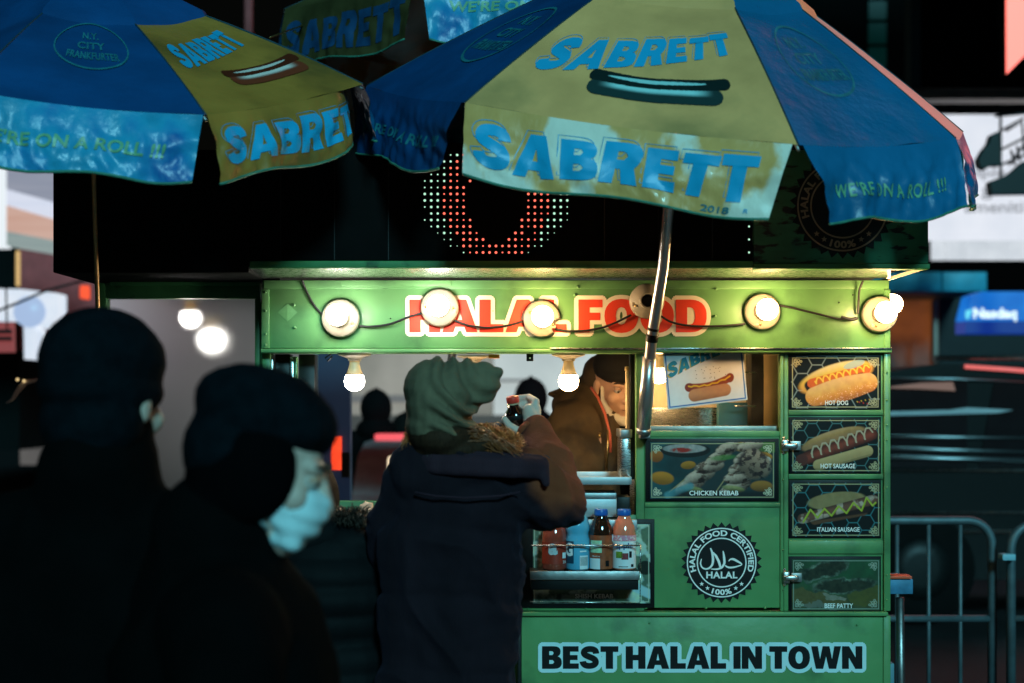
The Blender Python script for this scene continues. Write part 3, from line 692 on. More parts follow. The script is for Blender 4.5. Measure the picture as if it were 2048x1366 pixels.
for (a, b_, seed_) in (((1372,972),(1448,897),1),((1462,976),(1492,893),2)):
    p.lay(p.cap((a[0]-34, a[1]+12), (b_[0]+14, b_[1]-16), 1.1), (.50,.38,.18))
    G = fbm(p.X+p.Y*.5, p.Y*1.6, 11, 80+seed_); G2 = fbm(p.X*1.3, p.Y, 4.5, 90+seed_)
    for k in range(5):
        t = k/4; c = (a[0]+(b_[0]-a[0])*t, a[1]+(b_[1]-a[1])*t); m, u, v = p.ell((c[0]+8, c[1]-1), 33-7*t, 14-2.5*t, -24+7*((k*seed_) % 3), .10)
        sh = (.30+.95*ss(.8,-.75,v+.25*u)); char = np.clip(ss(.50,.66,G)*.8+ss(.15,.9,v)*.55, 0, 1)
        col = np.stack([.60+.25*(G2-.5)-.50*char, .47+.25*(G2-.5)-.43*char, .37+.2*(G2-.5)-.345*char], -1)*sh[..., None]; p.lay(m, np.clip(col, .01, 1))
m, u, v = p.ell((1508,928), 34, 30, 24, .16); G = fbm(p.X*1.2, p.Y*1.6, 9, 97); char = ss(.42,.62,G)
p.lay(m*.95, np.clip(np.stack([.44-.38*char,.31-.28*char,.22-.19*char], -1)*(.35+.8*ss(.8,-.8,v))[..., None], .01, 1))
for c in ((1383,978),(1466,977)): m, u, v = p.ell(c, 22, 6, 8, .2); p.lay(m*.9, np.stack([.22+.3*N2,.28+.2*N2,.08+.12*N2], -1)*(.5+.6*ss(.7,-.7,v))[..., None])
m, u, v = p.ell((1445,915), 26, 5, -5, .4); p.lay(m*.7, (.08,.3,.06))
p.lay(p.cap((1335,990),(1380,972), 7, 3)*.8, (.12,.42,.5))
p.lay(ss(975,990,p.Y)*ss(1330,1370,p.X)*.85, (.012,.012,.014))
p.C *= .62
border(p, 1303,887,1546,994, (.42,.42,.24), 1.4); ornaments(p, 1305,889,1544,992, (.55,.56,.4))
poster(1291,877,1558,1003, p, PF-.001, 'wide poster of grilled chicken skewers', r4, 'CHICKEN KEBAB', (1378,981,1476,990.5), .01)
# shish kebab print (mostly behind the rack)
r5 = (1066,1048,1300,1206); p = Pic(*r5); N = fbm(p.X, p.Y, 26, 60); N2 = fbm(p.X, p.Y, 8, 64)
p.lay(np.ones_like(p.X), np.stack([.30+.3*N2,.44+.3*N2,.36+.3*N], -1))
p.lay(ss(.42,.55,N)*.9, np.stack([.03+.05*N2,.06+.1*N2,.04+.03*N2], -1))
p.lay(p.cap((1262,1170),(1300,1188), 9, 2), (.35,.55,.58)); p.lay(ss(1180,1190,p.Y)*ss(1240,1220,p.X)*.7, (.01,.012,.01)); m, u, v = p.ell((1290,1135), 16, 14); p.lay(m, (.01,.015,.01))
border(p, 1069,1051,1297,1203, (.55,.6,.45), 1.4)
poster(1041,1038,1309,1216, p, PF-.001, 'wide poster of shish kebab behind the bottle rack', r5, 'SHISH KEBAB', (1150,1187,1226,1196), .01)
boxo('panel', M_green, cart, cx(1043), cx(1289), PF+.0005, PF+.02, cz(1222), cz(1030))

# the hot dog card hung inside the display window
sgn = thing('window_sign', 'white card with blue frame and a printed hot dog, hanging tilted in the display window', 'sign', (cx(1405), CY+.045, cz(818)))
p = Pic(0, 0, 158, 108, .8); N = fbm(p.X, p.Y, 6, 70)
p.lay(np.ones_like(p.X), (.74,.74,.76)); border(p, 3,3,155,105, (.02,.14,.42), 2.6)
d, t = p.seg((46,72),(124,63)); arc_ = d-2*0; p.lay(ss(1,-1,np.hypot(p.X-(45+82*t), p.Y-(72-9*t)-6*np.sin(t*3.14))-8.2), np.stack([.24+.1*N,.05+.02*N,.03+0*N], -1))
p.lay(p.cap((44,71),(46,71), 8), (.22,.04,.03)); p.lay(p.cap((127,62),(128,61), 8), (.24,.05,.03))
p.lay(p.line([(44+84*k/16, 69-9*k/16+6*math.sin(k/16*3.14)+math.sin(k*1.9)*1.2) for k in range(17)], 3), (.75,.42,.03))
d, t = p.seg((54,88),(116,84)); p.lay(ss(1,-1,d-12), np.stack([.55-.22*ss(-4,12,p.Y-88)+.06*N,.24-.12*ss(-4,12,p.Y-88)+.04*N,.12-.06*ss(-4,12,p.Y-88)], -1))
for k in range(22): p.lay(p.cap((40+RNG.random()*90, 22+RNG.random()*32),)*0 if False else ss(1.2,.4,np.hypot(p.X-(60+RNG.random()*60), p.Y-(36+RNG.random()*24)))*.9, (.05,.03,.02))
def cardmap(x, y):
    tl, tr, bl = (1327,707), (1484,688), (1337,818); Yc = CY+.012
    px = tl[0]+(tr[0]-tl[0])*x/158+(bl[0]-tl[0])*y/108; py = tl[1]+(tr[1]+0-tl[1])*x/158+(bl[1]-tl[1])*y/108
    return np.stack([(px-1024)/F*Yc, np.full(px.shape, Yc-.0012), CZ+(HY-py)/F*Yc], 1)
sheet('print', p, 0, sgn, mapf=cardmap)
c4 = cardmap(np.array([-1.,159,159,-1]), np.array([-1.,-1,109,109])); c5 = c4.copy(); c4[:,1] += .0008; c5[:,1] += .003
mk('card', np.concatenate([c4, c5]), [(0,1,2,3),(7,6,5,4),(0,4,5,1),(1,5,6,2),(2,6,7,3),(3,7,4,0)], M_white, sgn)
for nm, off, dx, dy, m_, dz in (('letter_shadow', .06, 3.2, 1.5, mat('ochre print', (.60,.42,.10), .4), .0004), ('lettering', .045, 0, 0, mat('teal print', (.02,.22,.32), .4), .0008)):
    V, Fc = text2d('SABRETT', off, .95); V, Fc = cut2d(V, Fc, 26); a, b_ = V.min(0), V.max(0)
    u = (V[:,0]-a[0])/(b_[0]-a[0]); t = (V[:,1]-a[1])/(b_[1]-a[1])
    h = 31-17*u; X = 6+145*u-dx*(1-u); Yy = 53-44*np.sin(u*1.35)+2*u+ -t*h+dy+ (-2)
    q = cardmap(X, Yy); q[:,1] -= dz; mk(nm, q, Fc, m_, sgn)

# ---------------------------------------------------------------- lamps
M_slot = mat('recess shadow plastic', (.30,.24,.16), .6)
def bulb_lathe(b, c, ax, r=.03, mi=0):
    """A-shape globe: from neck (0) outwards"""
    prof = [(.0135,0),(.016,.012),(.022,.026),(r*.93,.040),(r,.052),(r*.93,.066),(r*.72,.077),(r*.4,.083),(1e-5,.0855)]
    b.lathe(prof, c, ax, 20, mi)
def wall_lamp(px, py, R_, bulb, label, tiltx=0, tilty=0, cat='lamp', rot=0, chip=None):
    t = thing('lampholder', label, cat, at(px, py, CY), 'round lampholders wired along the header')
    Yb = CY-.005; c = Vector((cx(px), Yb, cz(py))); r = R_/700
    b = MB(); n = 36; prof = [(r,0),(r*1.0,.010),(r*.93,.017),(r*.5,.022),(r*.42,.026)]
    b.lathe(prof, c, (0,-1,0), n)
    if chip:                                        # a bite broken out of the rim
        a0, a1 = chip
        for i, v in enumerate(b.V):
            d = v-c; ang = math.degrees(math.atan2(d.z, d.x)) % 360; rr = math.hypot(d.x, d.z)
            if a0 < ang < a1 and rr > r*.7: k = .70/(rr/r)*1.0; v.x = c.x+d.x*k; v.z = c.z+d.z*k
    b.obj('base', M_cream, t)
    for (a, rr) in ((rot, .72), (rot+180, .72)):
        X, Z = c.x+r*rr*math.cos(R(a)), c.z+r*rr*math.sin(R(a)); MB().box(X-r*.17, X+r*.17, Yb-.0195, Yb-.0172, Z-r*.11, Z+r*.11, .002).obj('screw_slot', M_slot, t)
    for (a, rr) in ((rot+8, .70), (rot+188, .70)): MB().lathe([(.0042,0),(.0035,.002),(1e-5,.0026)], (c.x+r*rr*math.cos(R(a)), Yb-.0196, c.z+r*rr*math.sin(R(a))), (0,-1,0), 8).obj('screw', M_brass, t)
    sk = c+Vector((0,-.024,0)); ax = Vector((tiltx,-1,tilty)).normalized()
    if bulb is None:
        MB().lathe([(r*.46,0),(r*.46,.012),(r*.38,.013),(r*.36,.002)], sk, (0,-1,0), 24).obj('socket', M_cream, t)
        MB().lathe([(r*.35,0),(r*.33,.004),(r*.12,.0045),(.001,.006)], sk+Vector((0,-.0005,0)), (0,-1,0), 24).obj('socket_contact', M_black, t)
    else:
        MB().lathe([(r*.50,0),(r*.46,.014),(.017,.020)], sk, (0,-1,0), 24).obj('socket', M_cream, t)
        b = MB(); bulb_lathe(b, sk+Vector((0,-.008,0)), ax, .0305); b.obj('bulb', bulb, t)
    return t
wall_lamp(682, 637, 38, M_bulb_c, 'leftmost round lampholder on the green header, white bulb lit', -.02, .10, rot=150)
wall_lamp(880, 616, 38, M_bulb_c, 'lampholder covering the first letters of the red header sign, white bulb lit', -.02, .02, rot=170)
wall_lamp(1083, 638, 37, M_bulb_w, 'chipped lampholder in the gap between the two red header words, bulb lit', .02, .05, rot=145, chip=(318,372))
wall_lamp(1293, 603, 35, None, 'empty lampholder without a bulb behind the umbrella pole', rot=195)
wall_lamp(1523, 624, 36, M_bulb_w, 'lampholder right of the last red header letter, warm bulb lit', .01, .03, rot=250)
wall_lamp(1757, 629, 36, M_bulb_w, 'lampholder at the right corner of the header, warm bulb lit', -.03, .02, rot=240)
def hang_lamp(px, py, Y, s, bulb, label, fit=True):
    """lamp screwed under the header or ceiling, globe down; py = row of the globe's centre"""
    c = at(px, py, Y); top = c.z+.078*s
    t = thing('hanging_lamp', label, 'lamp', (c.x, Y, top), 'bare bulb lamps hanging in the serving window')
    MB().lathe([(.048*s,0),(.048*s,.004*s),(.030*s,.009*s),(.019*s,.014*s),(.019*s,.020*s)], (c.x, Y, top), (0,0,-1), 24).obj('base', M_cream, t)
    MB().lathe([(.0145*s,.020*s),(.0150*s,.030*s),(.019*s,.045*s),(.0250*s,.061*s)], (c.x, Y, top), (0,0,-1), 20).obj('bulb_neck', M_bulb_off, t)
    MB().lathe([(.0252*s,.0615*s),(.0285*s,.070*s),(.0295*s,.079*s),(.0270*s,.092*s),(.020*s,.101*s),(.010*s,.106*s),(1e-5,.1075*s)], (c.x, Y, top), (0,0,-1), 20).obj('bulb', bulb, t)
hang_lamp(709, 762, CY+.055, 1.0, M_bulb_c, 'bare bulb hanging at the left end of the serving window')
hang_lamp(948, 765, CY+.055, 1.0, M_bulb_w, 'bare bulb mostly hidden behind the slouching hat')
hang_lamp(1137, 762, CY+.055, 1.0, M_bulb_w, 'bare warm bulb hanging beside the vendor in the window')
hang_lamp(1318, 748, CY+.24, 1.0, M_bulb_w, 'warm bulb glowing behind the greasy pane and the pole')
M_bulb_f = bulb_mat('lit white bulb behind glass', (1,.97,.90), 26)
hang_lamp(375, 634, CY+.22, .85, M_bulb_f, 'upper left bulb glowing behind the fogged pane')
hang_lamp(412, 676, CY+.40, .85, M_bulb_f, 'lower right bulb glowing behind the fogged pane')
t = thing('side_lamp', 'warm bulb sticking out round the right end of the header', 'lamp', (cx(1781), CY+.18, cz(610, CY+.18)))
c = Vector((cx(1779)+.001, CY+.20, cz(608, CY+.20)))
MB().lathe([(.05,0),(.05,.010),(.025,.02)], c, (1,0,0), 24).obj('base', M_cream, t)
b = MB(); bulb_lathe(b, c+Vector((.006,0,0)), (1,0,0)); b.obj('bulb', M_bulb_w, t)
# cable between the lampholders
cab = thing('lamp_cable', 'black cable sagging from lampholder to lampholder across the header', 'cable', at(682, 637, CY))
def cable(pts, r=.0032, name='cable_run'):
    P = [at(x, y, CY-d) for x, y, d in pts]; out = []
    for i in range(len(P)-1):
        a = P[max(i-1,0)]; b_ = P[i]; c_ = P[i+1]; d = P[min(i+2, len(P)-1)]
        for k in range(6):
            t = k/6; out.append(.5*((2*b_)+(-a+c_)*t+(2*a-5*b_+4*c_-d)*t*t+(-a+3*b_-3*c_+d)*t*t*t))
    out.append(P[-1]); MB().tube(out, r, 8).obj(name, M_rubber, cab)
cable([(604,560,.02),(612,580,.012),(628,610,.01),(646,630,.01)])
cable([(718,652,.01),(745,653,.012),(780,648,.012),(820,633,.012),(846,626,.01)])
cable([(906,640,.01),(935,650,.012),(970,655,.012),(1010,652,.012),(1046,643,.01)])
cable([(1110,658,.01),(1140,662,.012),(1180,660,.012),(1220,650,.012),(1262,630,.01)])
cable([(1322,632,.01),(1345,645,.012),(1385,652,.012),(1440,652,.012),(1490,648,.01)])
cable([(1555,610,.01),(1590,617,.014),(1640,629,.012),(1680,638,.012),(1716,637,.01)])
cable([(1682,634,.014),(1700,639,.014),(1712,637,.012)], .0052, 'tape_wrap')
cable([(1726,562,.03),(1719,580,.014),(1717,605,.012),(1716,628,.01)])

# ---------------------------------------------------------------- counter fittings
tr = thing('counter_tray', 'stainless counter tray with a raised rim inside the serving window', 'tray', at(1205, 960, CY+.02))
z0 = cz(969); z1 = cz(953)
b = MB().box(cx(1120), cx(1259), CY-.02, CY-.016, z0, z1, .0015); b.box(cx(1120), cx(1259), CY-.0155, CY+.20, z0, z0+.004, .001)
b.box(cx(1120), cx(1259), CY+.201, CY+.205, z0, z1+.004, .001); b.box(cx(1259), cx(1262), CY-.02, CY+.205, z0, z1, .001); b.obj('tray', M_satin, tr)
dp = thing('napkin_dispenser', 'narrow stainless dispenser at the right end of the counter', 'dispenser', at(1250, 950, CY+.05))
boxo('body', M_steel, dp, cx(1240,CY+.06), cx(1262,CY+.06), CY+.03, CY+.17, cz(955,CY+.06), cz(876,CY+.06), .003)
boxo('lid', M_steel_d, dp, cx(1238,CY+.06), cx(1263,CY+.06), CY+.025, CY+.175, cz(875,CY+.06), cz(858,CY+.06), .003)
ps = thing('cup_stack', 'tall cream sleeve standing on the dispenser beside the post', 'cup holder', at(1256, 857, CY+.09))
boxo('sleeve', mat('cream plastic sleeve', (.7,.58,.36), .4), ps, cx(1251,CY+.09), cx(1259,CY+.09), CY+.07, CY+.10, cz(857,CY+.09), cz(742,CY+.09), .002)
boxo('cap', mat('tan cap', (.5,.36,.16), .4), ps, cx(1250,CY+.09), cx(1260,CY+.09), CY+.068, CY+.102, cz(741.5,CY+.09), cz(733,CY+.09), .002)
boxo('strip', mat('brick red strip', (.35,.06,.03), .5), ps, cx(1262,CY+.09), cx(1267,CY+.09), CY+.07, CY+.10, cz(857,CY+.09), cz(795,CY+.09), .001)
bx_ = thing('steel_box', 'blue-lit stainless steam box behind the bottles', 'box', at(1190, 1030, CY-.0))
b = MB().box(cx(1120), cx(1233), CY-.012, CY+.12, cz(1034), cz(997), .002); b.box(cx(1110), cx(1272), CY-.04, CY-.014, cz(1058), cz(1037), .002); b.obj('box', M_satin, bx_)
boxo('box_lid', M_steel_d, bx_, cx(1120), cx(1233), CY-.010, CY+.12, cz(996.5), cz(985), .002)
boxo('dark_well', M_black, bx_, cx(1234), cx(1260), CY+.0, CY+.10, cz(1034), cz(994), .001)

# bottle rack: wire and sheet shelf on the cart's front
rk = thing('bottle_rack', 'black wire rack holding drink bottles on the cart front', 'rack', at(1170, 1190, CY-.06))
RY0, RY1 = CY-.115, CY-.012
rz = cz(1144, RY0)
b = MB().box(cx(1060,RY0), cx(1279,RY0), RY0, RY1, rz-.006, rz, .001); b.obj('shelf', M_black, rk)
MB().box(cx(1060,RY0), cx(1279,RY0), RY0-.004, RY0-.0005, rz-.022, rz+.003, .001).obj('shelf_lip', M_steel_d, rk)
MB().box(cx(1062,RY0), cx(1277,RY0), RY0+.004, RY1, rz-.05, rz-.0065, .001).obj('drip_pan', M_black, rk)
MB().tube([at(1062,1091,RY0), at(1281,1091,RY0)], .0022, 8).obj('front_wire', M_steel, rk)
b = MB(); b.tube([at(1281,1091,RY0), at(1281,1142,RY0)], .002, 8); b.tube([at(1281,1091,RY0), Vector((at(1281,1091,RY0).x, RY1, at(1281,1091,RY0).z))], .002, 8)
b.tube([at(1281,1142,RY0), at(1280,1205,RY0+.02)], .0012, 6); b.tube([at(1060,1204,RY0+.02), at(1280,1206,RY0+.02)], .0013, 6); b.obj('side_wire', M_steel, rk)
def bottle(px, Y, kind, label, cat='bottle'):
    zb = rz+.0015; X = cx(px, Y); s = F/Y
    t = thing('drink_bottle', label, cat, (X, Y, zb), 'drink bottles in the wire rack')
    H_ = (cz(1033,Y)-zb)
    k = {'tea': ((.004,.20,.02),), }.get(kind)
    liquid = {'blue': (.10,.42,.62), 'dark': (.022,.010,.006), 'pink': (.72,.20,.12), 'red': (.30,.05,.03)}[kind]
    ml = mat(kind+' drink in clear plastic', liquid, .06, var=.05, coat=1, spec=.8, bump=.02, bs=20)
    r = .0335 if kind in ('dark','pink') else .0350
    if kind == 'blue':
        prof = [(r*.9,0),(r,.006),(r,.085),(r*.90,.094),(r*.90,.104),(r,.112),(r*.99,.125),(r*.80,.146),(r*.5,.160),(.0125,.166),(.0125,.172)]
    elif kind == 'red': prof = [(r*.9,0),(r,.006),(r,.09),(r*.95,.11),(r*.6,.135),(.0125,.15),(.0125,.156)]
    else: prof = [(r*.9,0),(r,.005),(r,.088),(r*.99,.10),(r*.90,.120),(r*.68,.137),(.0175,.148),(.0175,.153)]
    MB().lathe(prof, (X,Y,zb), n=28).obj('bottle_body', ml, t)
    cc = {'blue': (.75,.10,.02), 'dark': (.01,.10,.42), 'pink': (.01,.10,.42), 'red': (.5,.03,.02)}[kind]; ct = prof[-1][1]
    rc = .0188 if kind in ('dark','pink') else .014
    MB().lathe([(rc,ct-.001),(rc*1.02,ct+.001),(rc,ct+.014),(rc*.93,ct+.0165),(1e-5,ct+.017)], (X,Y,zb), n=28).obj('cap', mat(kind+' bottle cap', cc, .35, var=.05), t)
    def onto(name, x0, x1, za, zb_, m_, dr=.0006, n=14):     # band of label, angles in fractions of the visible half
        A = np.linspace(x0, x1, n); V = []; 
        for a in A:
            q = R(a)
            for z in (za, zb_): V.append((X+(r+dr)*math.sin(q), Y-(r+dr)*math.cos(q), zb+z))
        return mk(name, V, [(2*i, 2*i+2, 2*i+3, 2*i+1) for i in range(n-1)], m_, t, True)
    def word(body, x0, x1, za, zb_, m_, dr=.0012, off=.01):
        v, f = text2d(body, off); v, f = cut2d(v, f, 10); a, b_ = v.min(0), v.max(0)
        q = np.radians(x0+(v[:,0]-a[0])/(b_[0]-a[0])*(x1-x0)); z = za+(v[:,1]-a[1])/(b_[1]-a[1])*(zb_-za)
        mk('label_print', np.stack([X+(r+dr)*np.sin(q), Y-(r+dr)*np.cos(q), zb+z], 1), f, m_, t)
    wp = mat('white label', (.75,.78,.80), .4, var=.04)
    if kind == 'pink':
        onto('label', -88, 88, .006, .082, wp); word('Snapple', -85, 40, .058, .078, mat('blue ink', (.03,.10,.35), .4), .0014, .02)
        onto('label_band', -88, 88, .083, .098, mat('pink label', (.75,.25,.35), .4, var=.1, vs=90, dirt=(.8,.7,.7), dscale=200, dth=(.5,.6)))
        for (a, z, cc2) in ((-28,.044,(.15,.28,.04)),(0,.040,(.22,.03,.04))): onto('fruit_print', a-16, a+16, z-.009, z+.009, mat('fruit ink', cc2, .4, var=.4, vs=150), .0013, 6)
        onto('fruit_print', 20, 34, .036, .054, M_blackprint, .0013, 5); onto('small_print', -30, 15, .010, .012, M_blackprint, .0013, 6); onto('small_print', 30, 45, .010, .018, M_blackprint, .0013, 4)
    elif kind == 'dark':
        onto('label', -88, 88, .004, .098, mat('brown orange label', (.33,.07,.025), .4, var=.3, vs=60)); onto('label_print', -60, 0, .050, .084, mat('pale green ink', (.40,.62,.40), .4, var=.3, vs=100), .0012)
        word('Snapple', -58, 2, .062, .078, mat('blue white ink', (.6,.75,.85), .4), .0018, .02); onto('small_print', -66, -8, .004, .034, wp, .0014)
        word('PEACH', -48, -10, .038, .042, wp, .0016); onto('small_print', 58, 84, .080, .099, wp, .0014); onto('small_print', 18, 36, .012, .028, M_blackprint, .0014, 5)
    elif kind == 'blue':
        onto('label', -88, -20, .020, .082, mat('dark label', (.01,.05,.09), .4)); word('G', -64, -24, .040, .078, wp, .0018, .05)
        onto('barcode', 8, 50, .004, .042, wp, .0012)
        for k in range(9): onto('barcode_bar', 11+k*4.2, 12.6+k*4.2, .014, .038, M_blackprint, .0018, 2)
        onto('small_print', 8, 40, .052, .056, wp, .0014, 5); onto('small_print', 10, 36, .062, .070, mat('grey ink', (.2,.3,.35), .4), .0014, 5)
    else:
        onto('label', -80, 80, .018, .080, mat('red label', (.30,.03,.015), .4, var=.1)); word('a', -30, 12, .044, .076, mat('pale ink', (.45,.5,.52), .4), .0016, .05)
        onto('small_print', 36, 58, .034, .050, wp, .0014, 4); word('25', 38, 58, .020, .028, wp, .0014)
BY = CY-.066
bottle(1109, BY, 'red', 'red drink bottle at the left end of the rack, half behind the elbow')
bottle(1155, BY, 'blue', 'pale blue sports drink bottle with an orange cap')
bottle(1202, BY, 'dark', 'dark tea bottle with blue cap and brown label')
bottle(1248, BY, 'pink', 'pink juice bottle with blue cap and white label')

# =================================================================== UMBRELLAS
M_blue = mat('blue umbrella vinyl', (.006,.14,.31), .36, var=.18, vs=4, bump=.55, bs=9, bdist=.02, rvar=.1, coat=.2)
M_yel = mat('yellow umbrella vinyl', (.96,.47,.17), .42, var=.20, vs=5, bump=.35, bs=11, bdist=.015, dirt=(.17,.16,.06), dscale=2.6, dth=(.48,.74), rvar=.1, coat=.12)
M_yel2 = mat('shaded yellow umbrella vinyl', (.42,.21,.04), .42, var=.25, vs=4, bump=.4, bs=10, bdist=.015, dirt=(.07,.06,.02), dscale=3.5, dth=(.45,.72), rvar=.1, coat=.12)  # darker yellow: weak light on the left umbrella's side is in the colour
M_yelv = mat('faded highlit yellow valance vinyl', (.84,.44,.14), .40, var=.14, vs=7, bump=.6, bs=9, bdist=.02, dirt=(.97,.88,.74), dscale=7, dth=(.49,.56), rvar=.1, coat=.2, stretch=(1,1,.6))  # pale patches mix whitened vinyl with painted highlights
M_bluep = mat('bright blue letter print', (.012,.40,.72), .38, var=.10, vs=9, bump=.12, bs=9, bdist=.01)
M_greenp = mat('faint green print', (.02,.20,.25), .4, var=.25, vs=30)
M_greenpw = mat('pale green print', (.16,.42,.24), .4, var=.25, vs=30)
M_hem = mat('green hem tape', (.04,.22,.15), .6, var=.2, vs=40, bump=.3, bs=90)
M_seam = mat('dark seam thread', (.01,.05,.07), .7, var=.3, vs=60)
M_pole = mat('chrome umbrella pole', (.72,.70,.68), .30, .9, var=.08, vs=14, rvar=.06)
M_pale = mat('pink lit vinyl', (.62,.42,.34), .4, var=.15, vs=5, bump=.3, bs=9)  # salmon base colour stands in for red screen light on the edge panel
M_blued = mat('shaded blue umbrella vinyl', (.003,.065,.21), .40, var=.3, vs=4, bump=.4, bs=7, bdist=.02)  # dark copy of the blue, shade of the dim panels put into colour
M_bluev = mat('glare lit blue valance vinyl', (.02,.34,.58), .36, var=.45, vs=6, bump=.8, bs=7, bdist=.025, rvar=.08, coat=0, dirt=(.01,.14,.42), dscale=6, dth=(.5,.64), stretch=(1,1,.7))  # brighter blue patches paint the glare on the valance
M_shdy = mat('shaded olive umbrella vinyl', (.06,.055,.02), .6, var=.4, vs=4, bump=.4, bs=9, spec=.2)  # darkened yellow: the rear panel's lack of light is in its colour
M_shdb = mat('shaded navy umbrella vinyl', (.004,.012,.03), .6, var=.3, vs=4, spec=.2)  # darkened blue for panels out of the light
M_shdl = mat('shaded blue letter print', (.008,.06,.16), .5, var=.3, vs=9)  # letter blue darkened to match the shaded panel
class Umb:
    def __init__(s, label, apex, corners, pole, drop=.17, first=1, bulge=.02, insets=None, curls=None, yellow=lambda k: k % 2 == 0, vm=None, pm=None, vent_m=None, pole_r=.0155, pole_m=None):
        vm = vm or {}; pm = pm or {}
        s.apex = Vector(apex); s.c = [Vector(c) for c in corners]; s.n = len(corners)
        s.ctr = sum(s.c, Vector())/s.n; s.drop = drop; s.bulge = bulge; s.ins = insets or {}; s.curl = curls or {}
        s.root = thing('market_umbrella', label, 'umbrella', pole[0], 'blue and yellow umbrellas round the cart')
        s.P = {}; s.Vl = {}
        for k in range(s.n):
            yel = yellow(k)
            s.P[k] = s.grid('canopy_panel', lambda u, v, k=k: s.pan(k, u, v), 28, 28, pm.get(k, M_yel if yel else M_blue), v0=.12)
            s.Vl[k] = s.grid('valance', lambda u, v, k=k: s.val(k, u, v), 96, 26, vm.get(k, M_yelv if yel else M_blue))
            e = [s.val(k, u, 1.0) for u in np.linspace(0, 1, 30)]
            MB().tube(e, .0035, 6).obj('hem', M_hem, s.Vl[k])
            MB().tube([s.rib(k, t)+Vector((0,0,.0005)) for t in np.linspace(.13, 1, 12)], .0022, 6).obj('seam', M_seam, s.root)
            MB().tube([s.rib(k, t)-Vector((0,0,.012)) for t in np.linspace(.05, 1, 10)], .004, 6).obj('rib', M_steel_d, s.root)
        # vent cap over the top
        b = MB(); V = []; Fc = []; m = s.n
        for ring, (t, dz) in enumerate(((0,.05),(.20,.038),(.43,.012),(.455,-.012))):
            for k in range(m): V.append(s.rib(k, t)+Vector((0,0,dz)))
        for r_ in range(3):
            for k in range(m): Fc.append((r_*m+k, r_*m+(k+1) % m, (r_+1)*m+(k+1) % m, (r_+1)*m+k))
        for k in range(m):
            mk('vent_flap', [V[i] for i in (k, (k+1) % m, m+(k+1) % m, m+k, 2*m+(k+1) % m, 2*m+k, 3*m+(k+1) % m, 3*m+k)], [(0,1,2,3),(3,2,4,5),(5,4,6,7)], (vent_m or (M_yel if yellow(k) else M_blue)), s.root, True)
        MB().lathe([(.02,0),(.02,.02),(.008,.05),(1e-4,.055)], s.apex+Vector((0,0,.045)), n=12).obj('finial', M_black, s.root)
        MB().tube(pole, pole_r, 16).obj('pole', pole_m or M_pole, s.root)
        s.pole = pole
    def rib(s, k, t):
        c = s.c[k % s.n]; return s.apex.lerp(c, t)+Vector((0,0,s.bulge*4*t*(1-t)))
    def pan(s, k, u, v):
        a, b = s.rib(k, v), s.rib(k+1, v); p = a.lerp(b, u); out = (a+b)/2-s.ctr; out.z = 0
        sag = -.022*math.sin(math.pi*min(max(u,0),1))*v*(1-v*.5)
        wr = .004*noise.noise(Vector((u*5+k*7, v*3, k)))*v
        return p+Vector((0,0,sag+wr))
    def val(s, k, u, v):
        a, b = s.c[k % s.n], s.c[(k+1) % s.n]; i0, i1 = s.ins.get(k, (.05,.05)); 
        uu = u
        ub = i0+(1-i0-i1)*u; w_ = ub*v+(i0*.2+(1-(i0+i1)*.2)*u)*(1-v)
        p = a.lerp(b, w_); out = (a+b)/2-s.ctr; out.z = 0; out.normalize()
        sg = math.sin(math.pi*min(max(u,0),1)); p.z -= .022*sg*(.5)
        p += out*(.022*math.sin(min(v*2.2,1.57))+.010*v)
        n1 = noise.noise(Vector((w_*7+k*11, v*1.6, k*3.1)))+.5*noise.noise(Vector((w_*17+k*5, v*4, k)))+.10*ridged(Vector((w_, v, 0)), (18, 6, 1), k)
        p += out*n1*.017*ss(0,.5,np.array(v)).item()
        d = s.drop*(1+.05*math.sin(u*9+k*2))
        p.z -= d*v
        cu = s.curl.get(k)
        if cu:
            u0, amt, side = cu
            e = (u-u0) if side > 0 else (u0-u)
            if e > 0: p += (-out)*amt*e*e+ (b-a).normalized()*(-side)*e*.25*abs(b.x-a.x)
            if e > 0: p.z += v*e*e*1.1*s.drop*4*.6
        return p
    def grid(s, name, f, nu, nv, m, v0=0):
        V = []; Fc = []
        for j in range(nv+1):
            for i in range(nu+1): V.append(f(i/nu, v0+(1-v0)*j/nv))
        for j in range(nv):
            for i in range(nu):
                a = j*(nu+1)+i; Fc += [(a, a+1, a+nu+2), (a, a+nu+2, a+nu+1)]
        o = mk(name, V, Fc, m, s.root, True); s.G = getattr(s, 'G', {}); s.G[o.name] = (V, nu, nv, v0); return o
    def on(s, o, u, v):
        """point and outward normal on the built sheet itself"""
        V, nu, nv, v0 = s.G[o.name]; x = min(max(u, 0), .99999)*nu; y = min(max((v-v0)/(1-v0), 0), .99999)*nv; i, j = int(x), int(y); fx, fy = x-i, y-j
        w_ = nu+1; a, b, c, d = V[j*w_+i], V[j*w_+i+1], V[(j+1)*w_+i+1], V[(j+1)*w_+i]
        if fx >= fy: p = a+(b-a)*fx+(c-b)*fy; n = (b-a).cross(c-b)
        else: p = a+(d-a)*fy+(c-d)*fx; n = (c-d).cross(d-a)
        n.normalize(); out = Vector((0,0,1)) if abs(n.z) > .5 else Vector((p.x-s.ctr.x, p.y-s.ctr.y, 0))
        return p, (n if n.dot(out) > 0 else -n)
    def put(s, name, V, Fc, f, m, parent, lift=.0016, clip=True):
        """V in (u,v) of the sheet parent"""
        keep = [g for g in Fc if (not clip) or max(V[i][0] for i in g) <= 1.001]
        used = sorted({i for g in keep for i in g}); mp = {o: i for i, o in enumerate(used)}; W = []
        for i in used: p, n = s.on(parent, V[i][0], V[i][1]); W.append(p+n*lift)
        if used: return mk(name, W, [[mp[i] for i in g] for g in keep], m, parent, True)
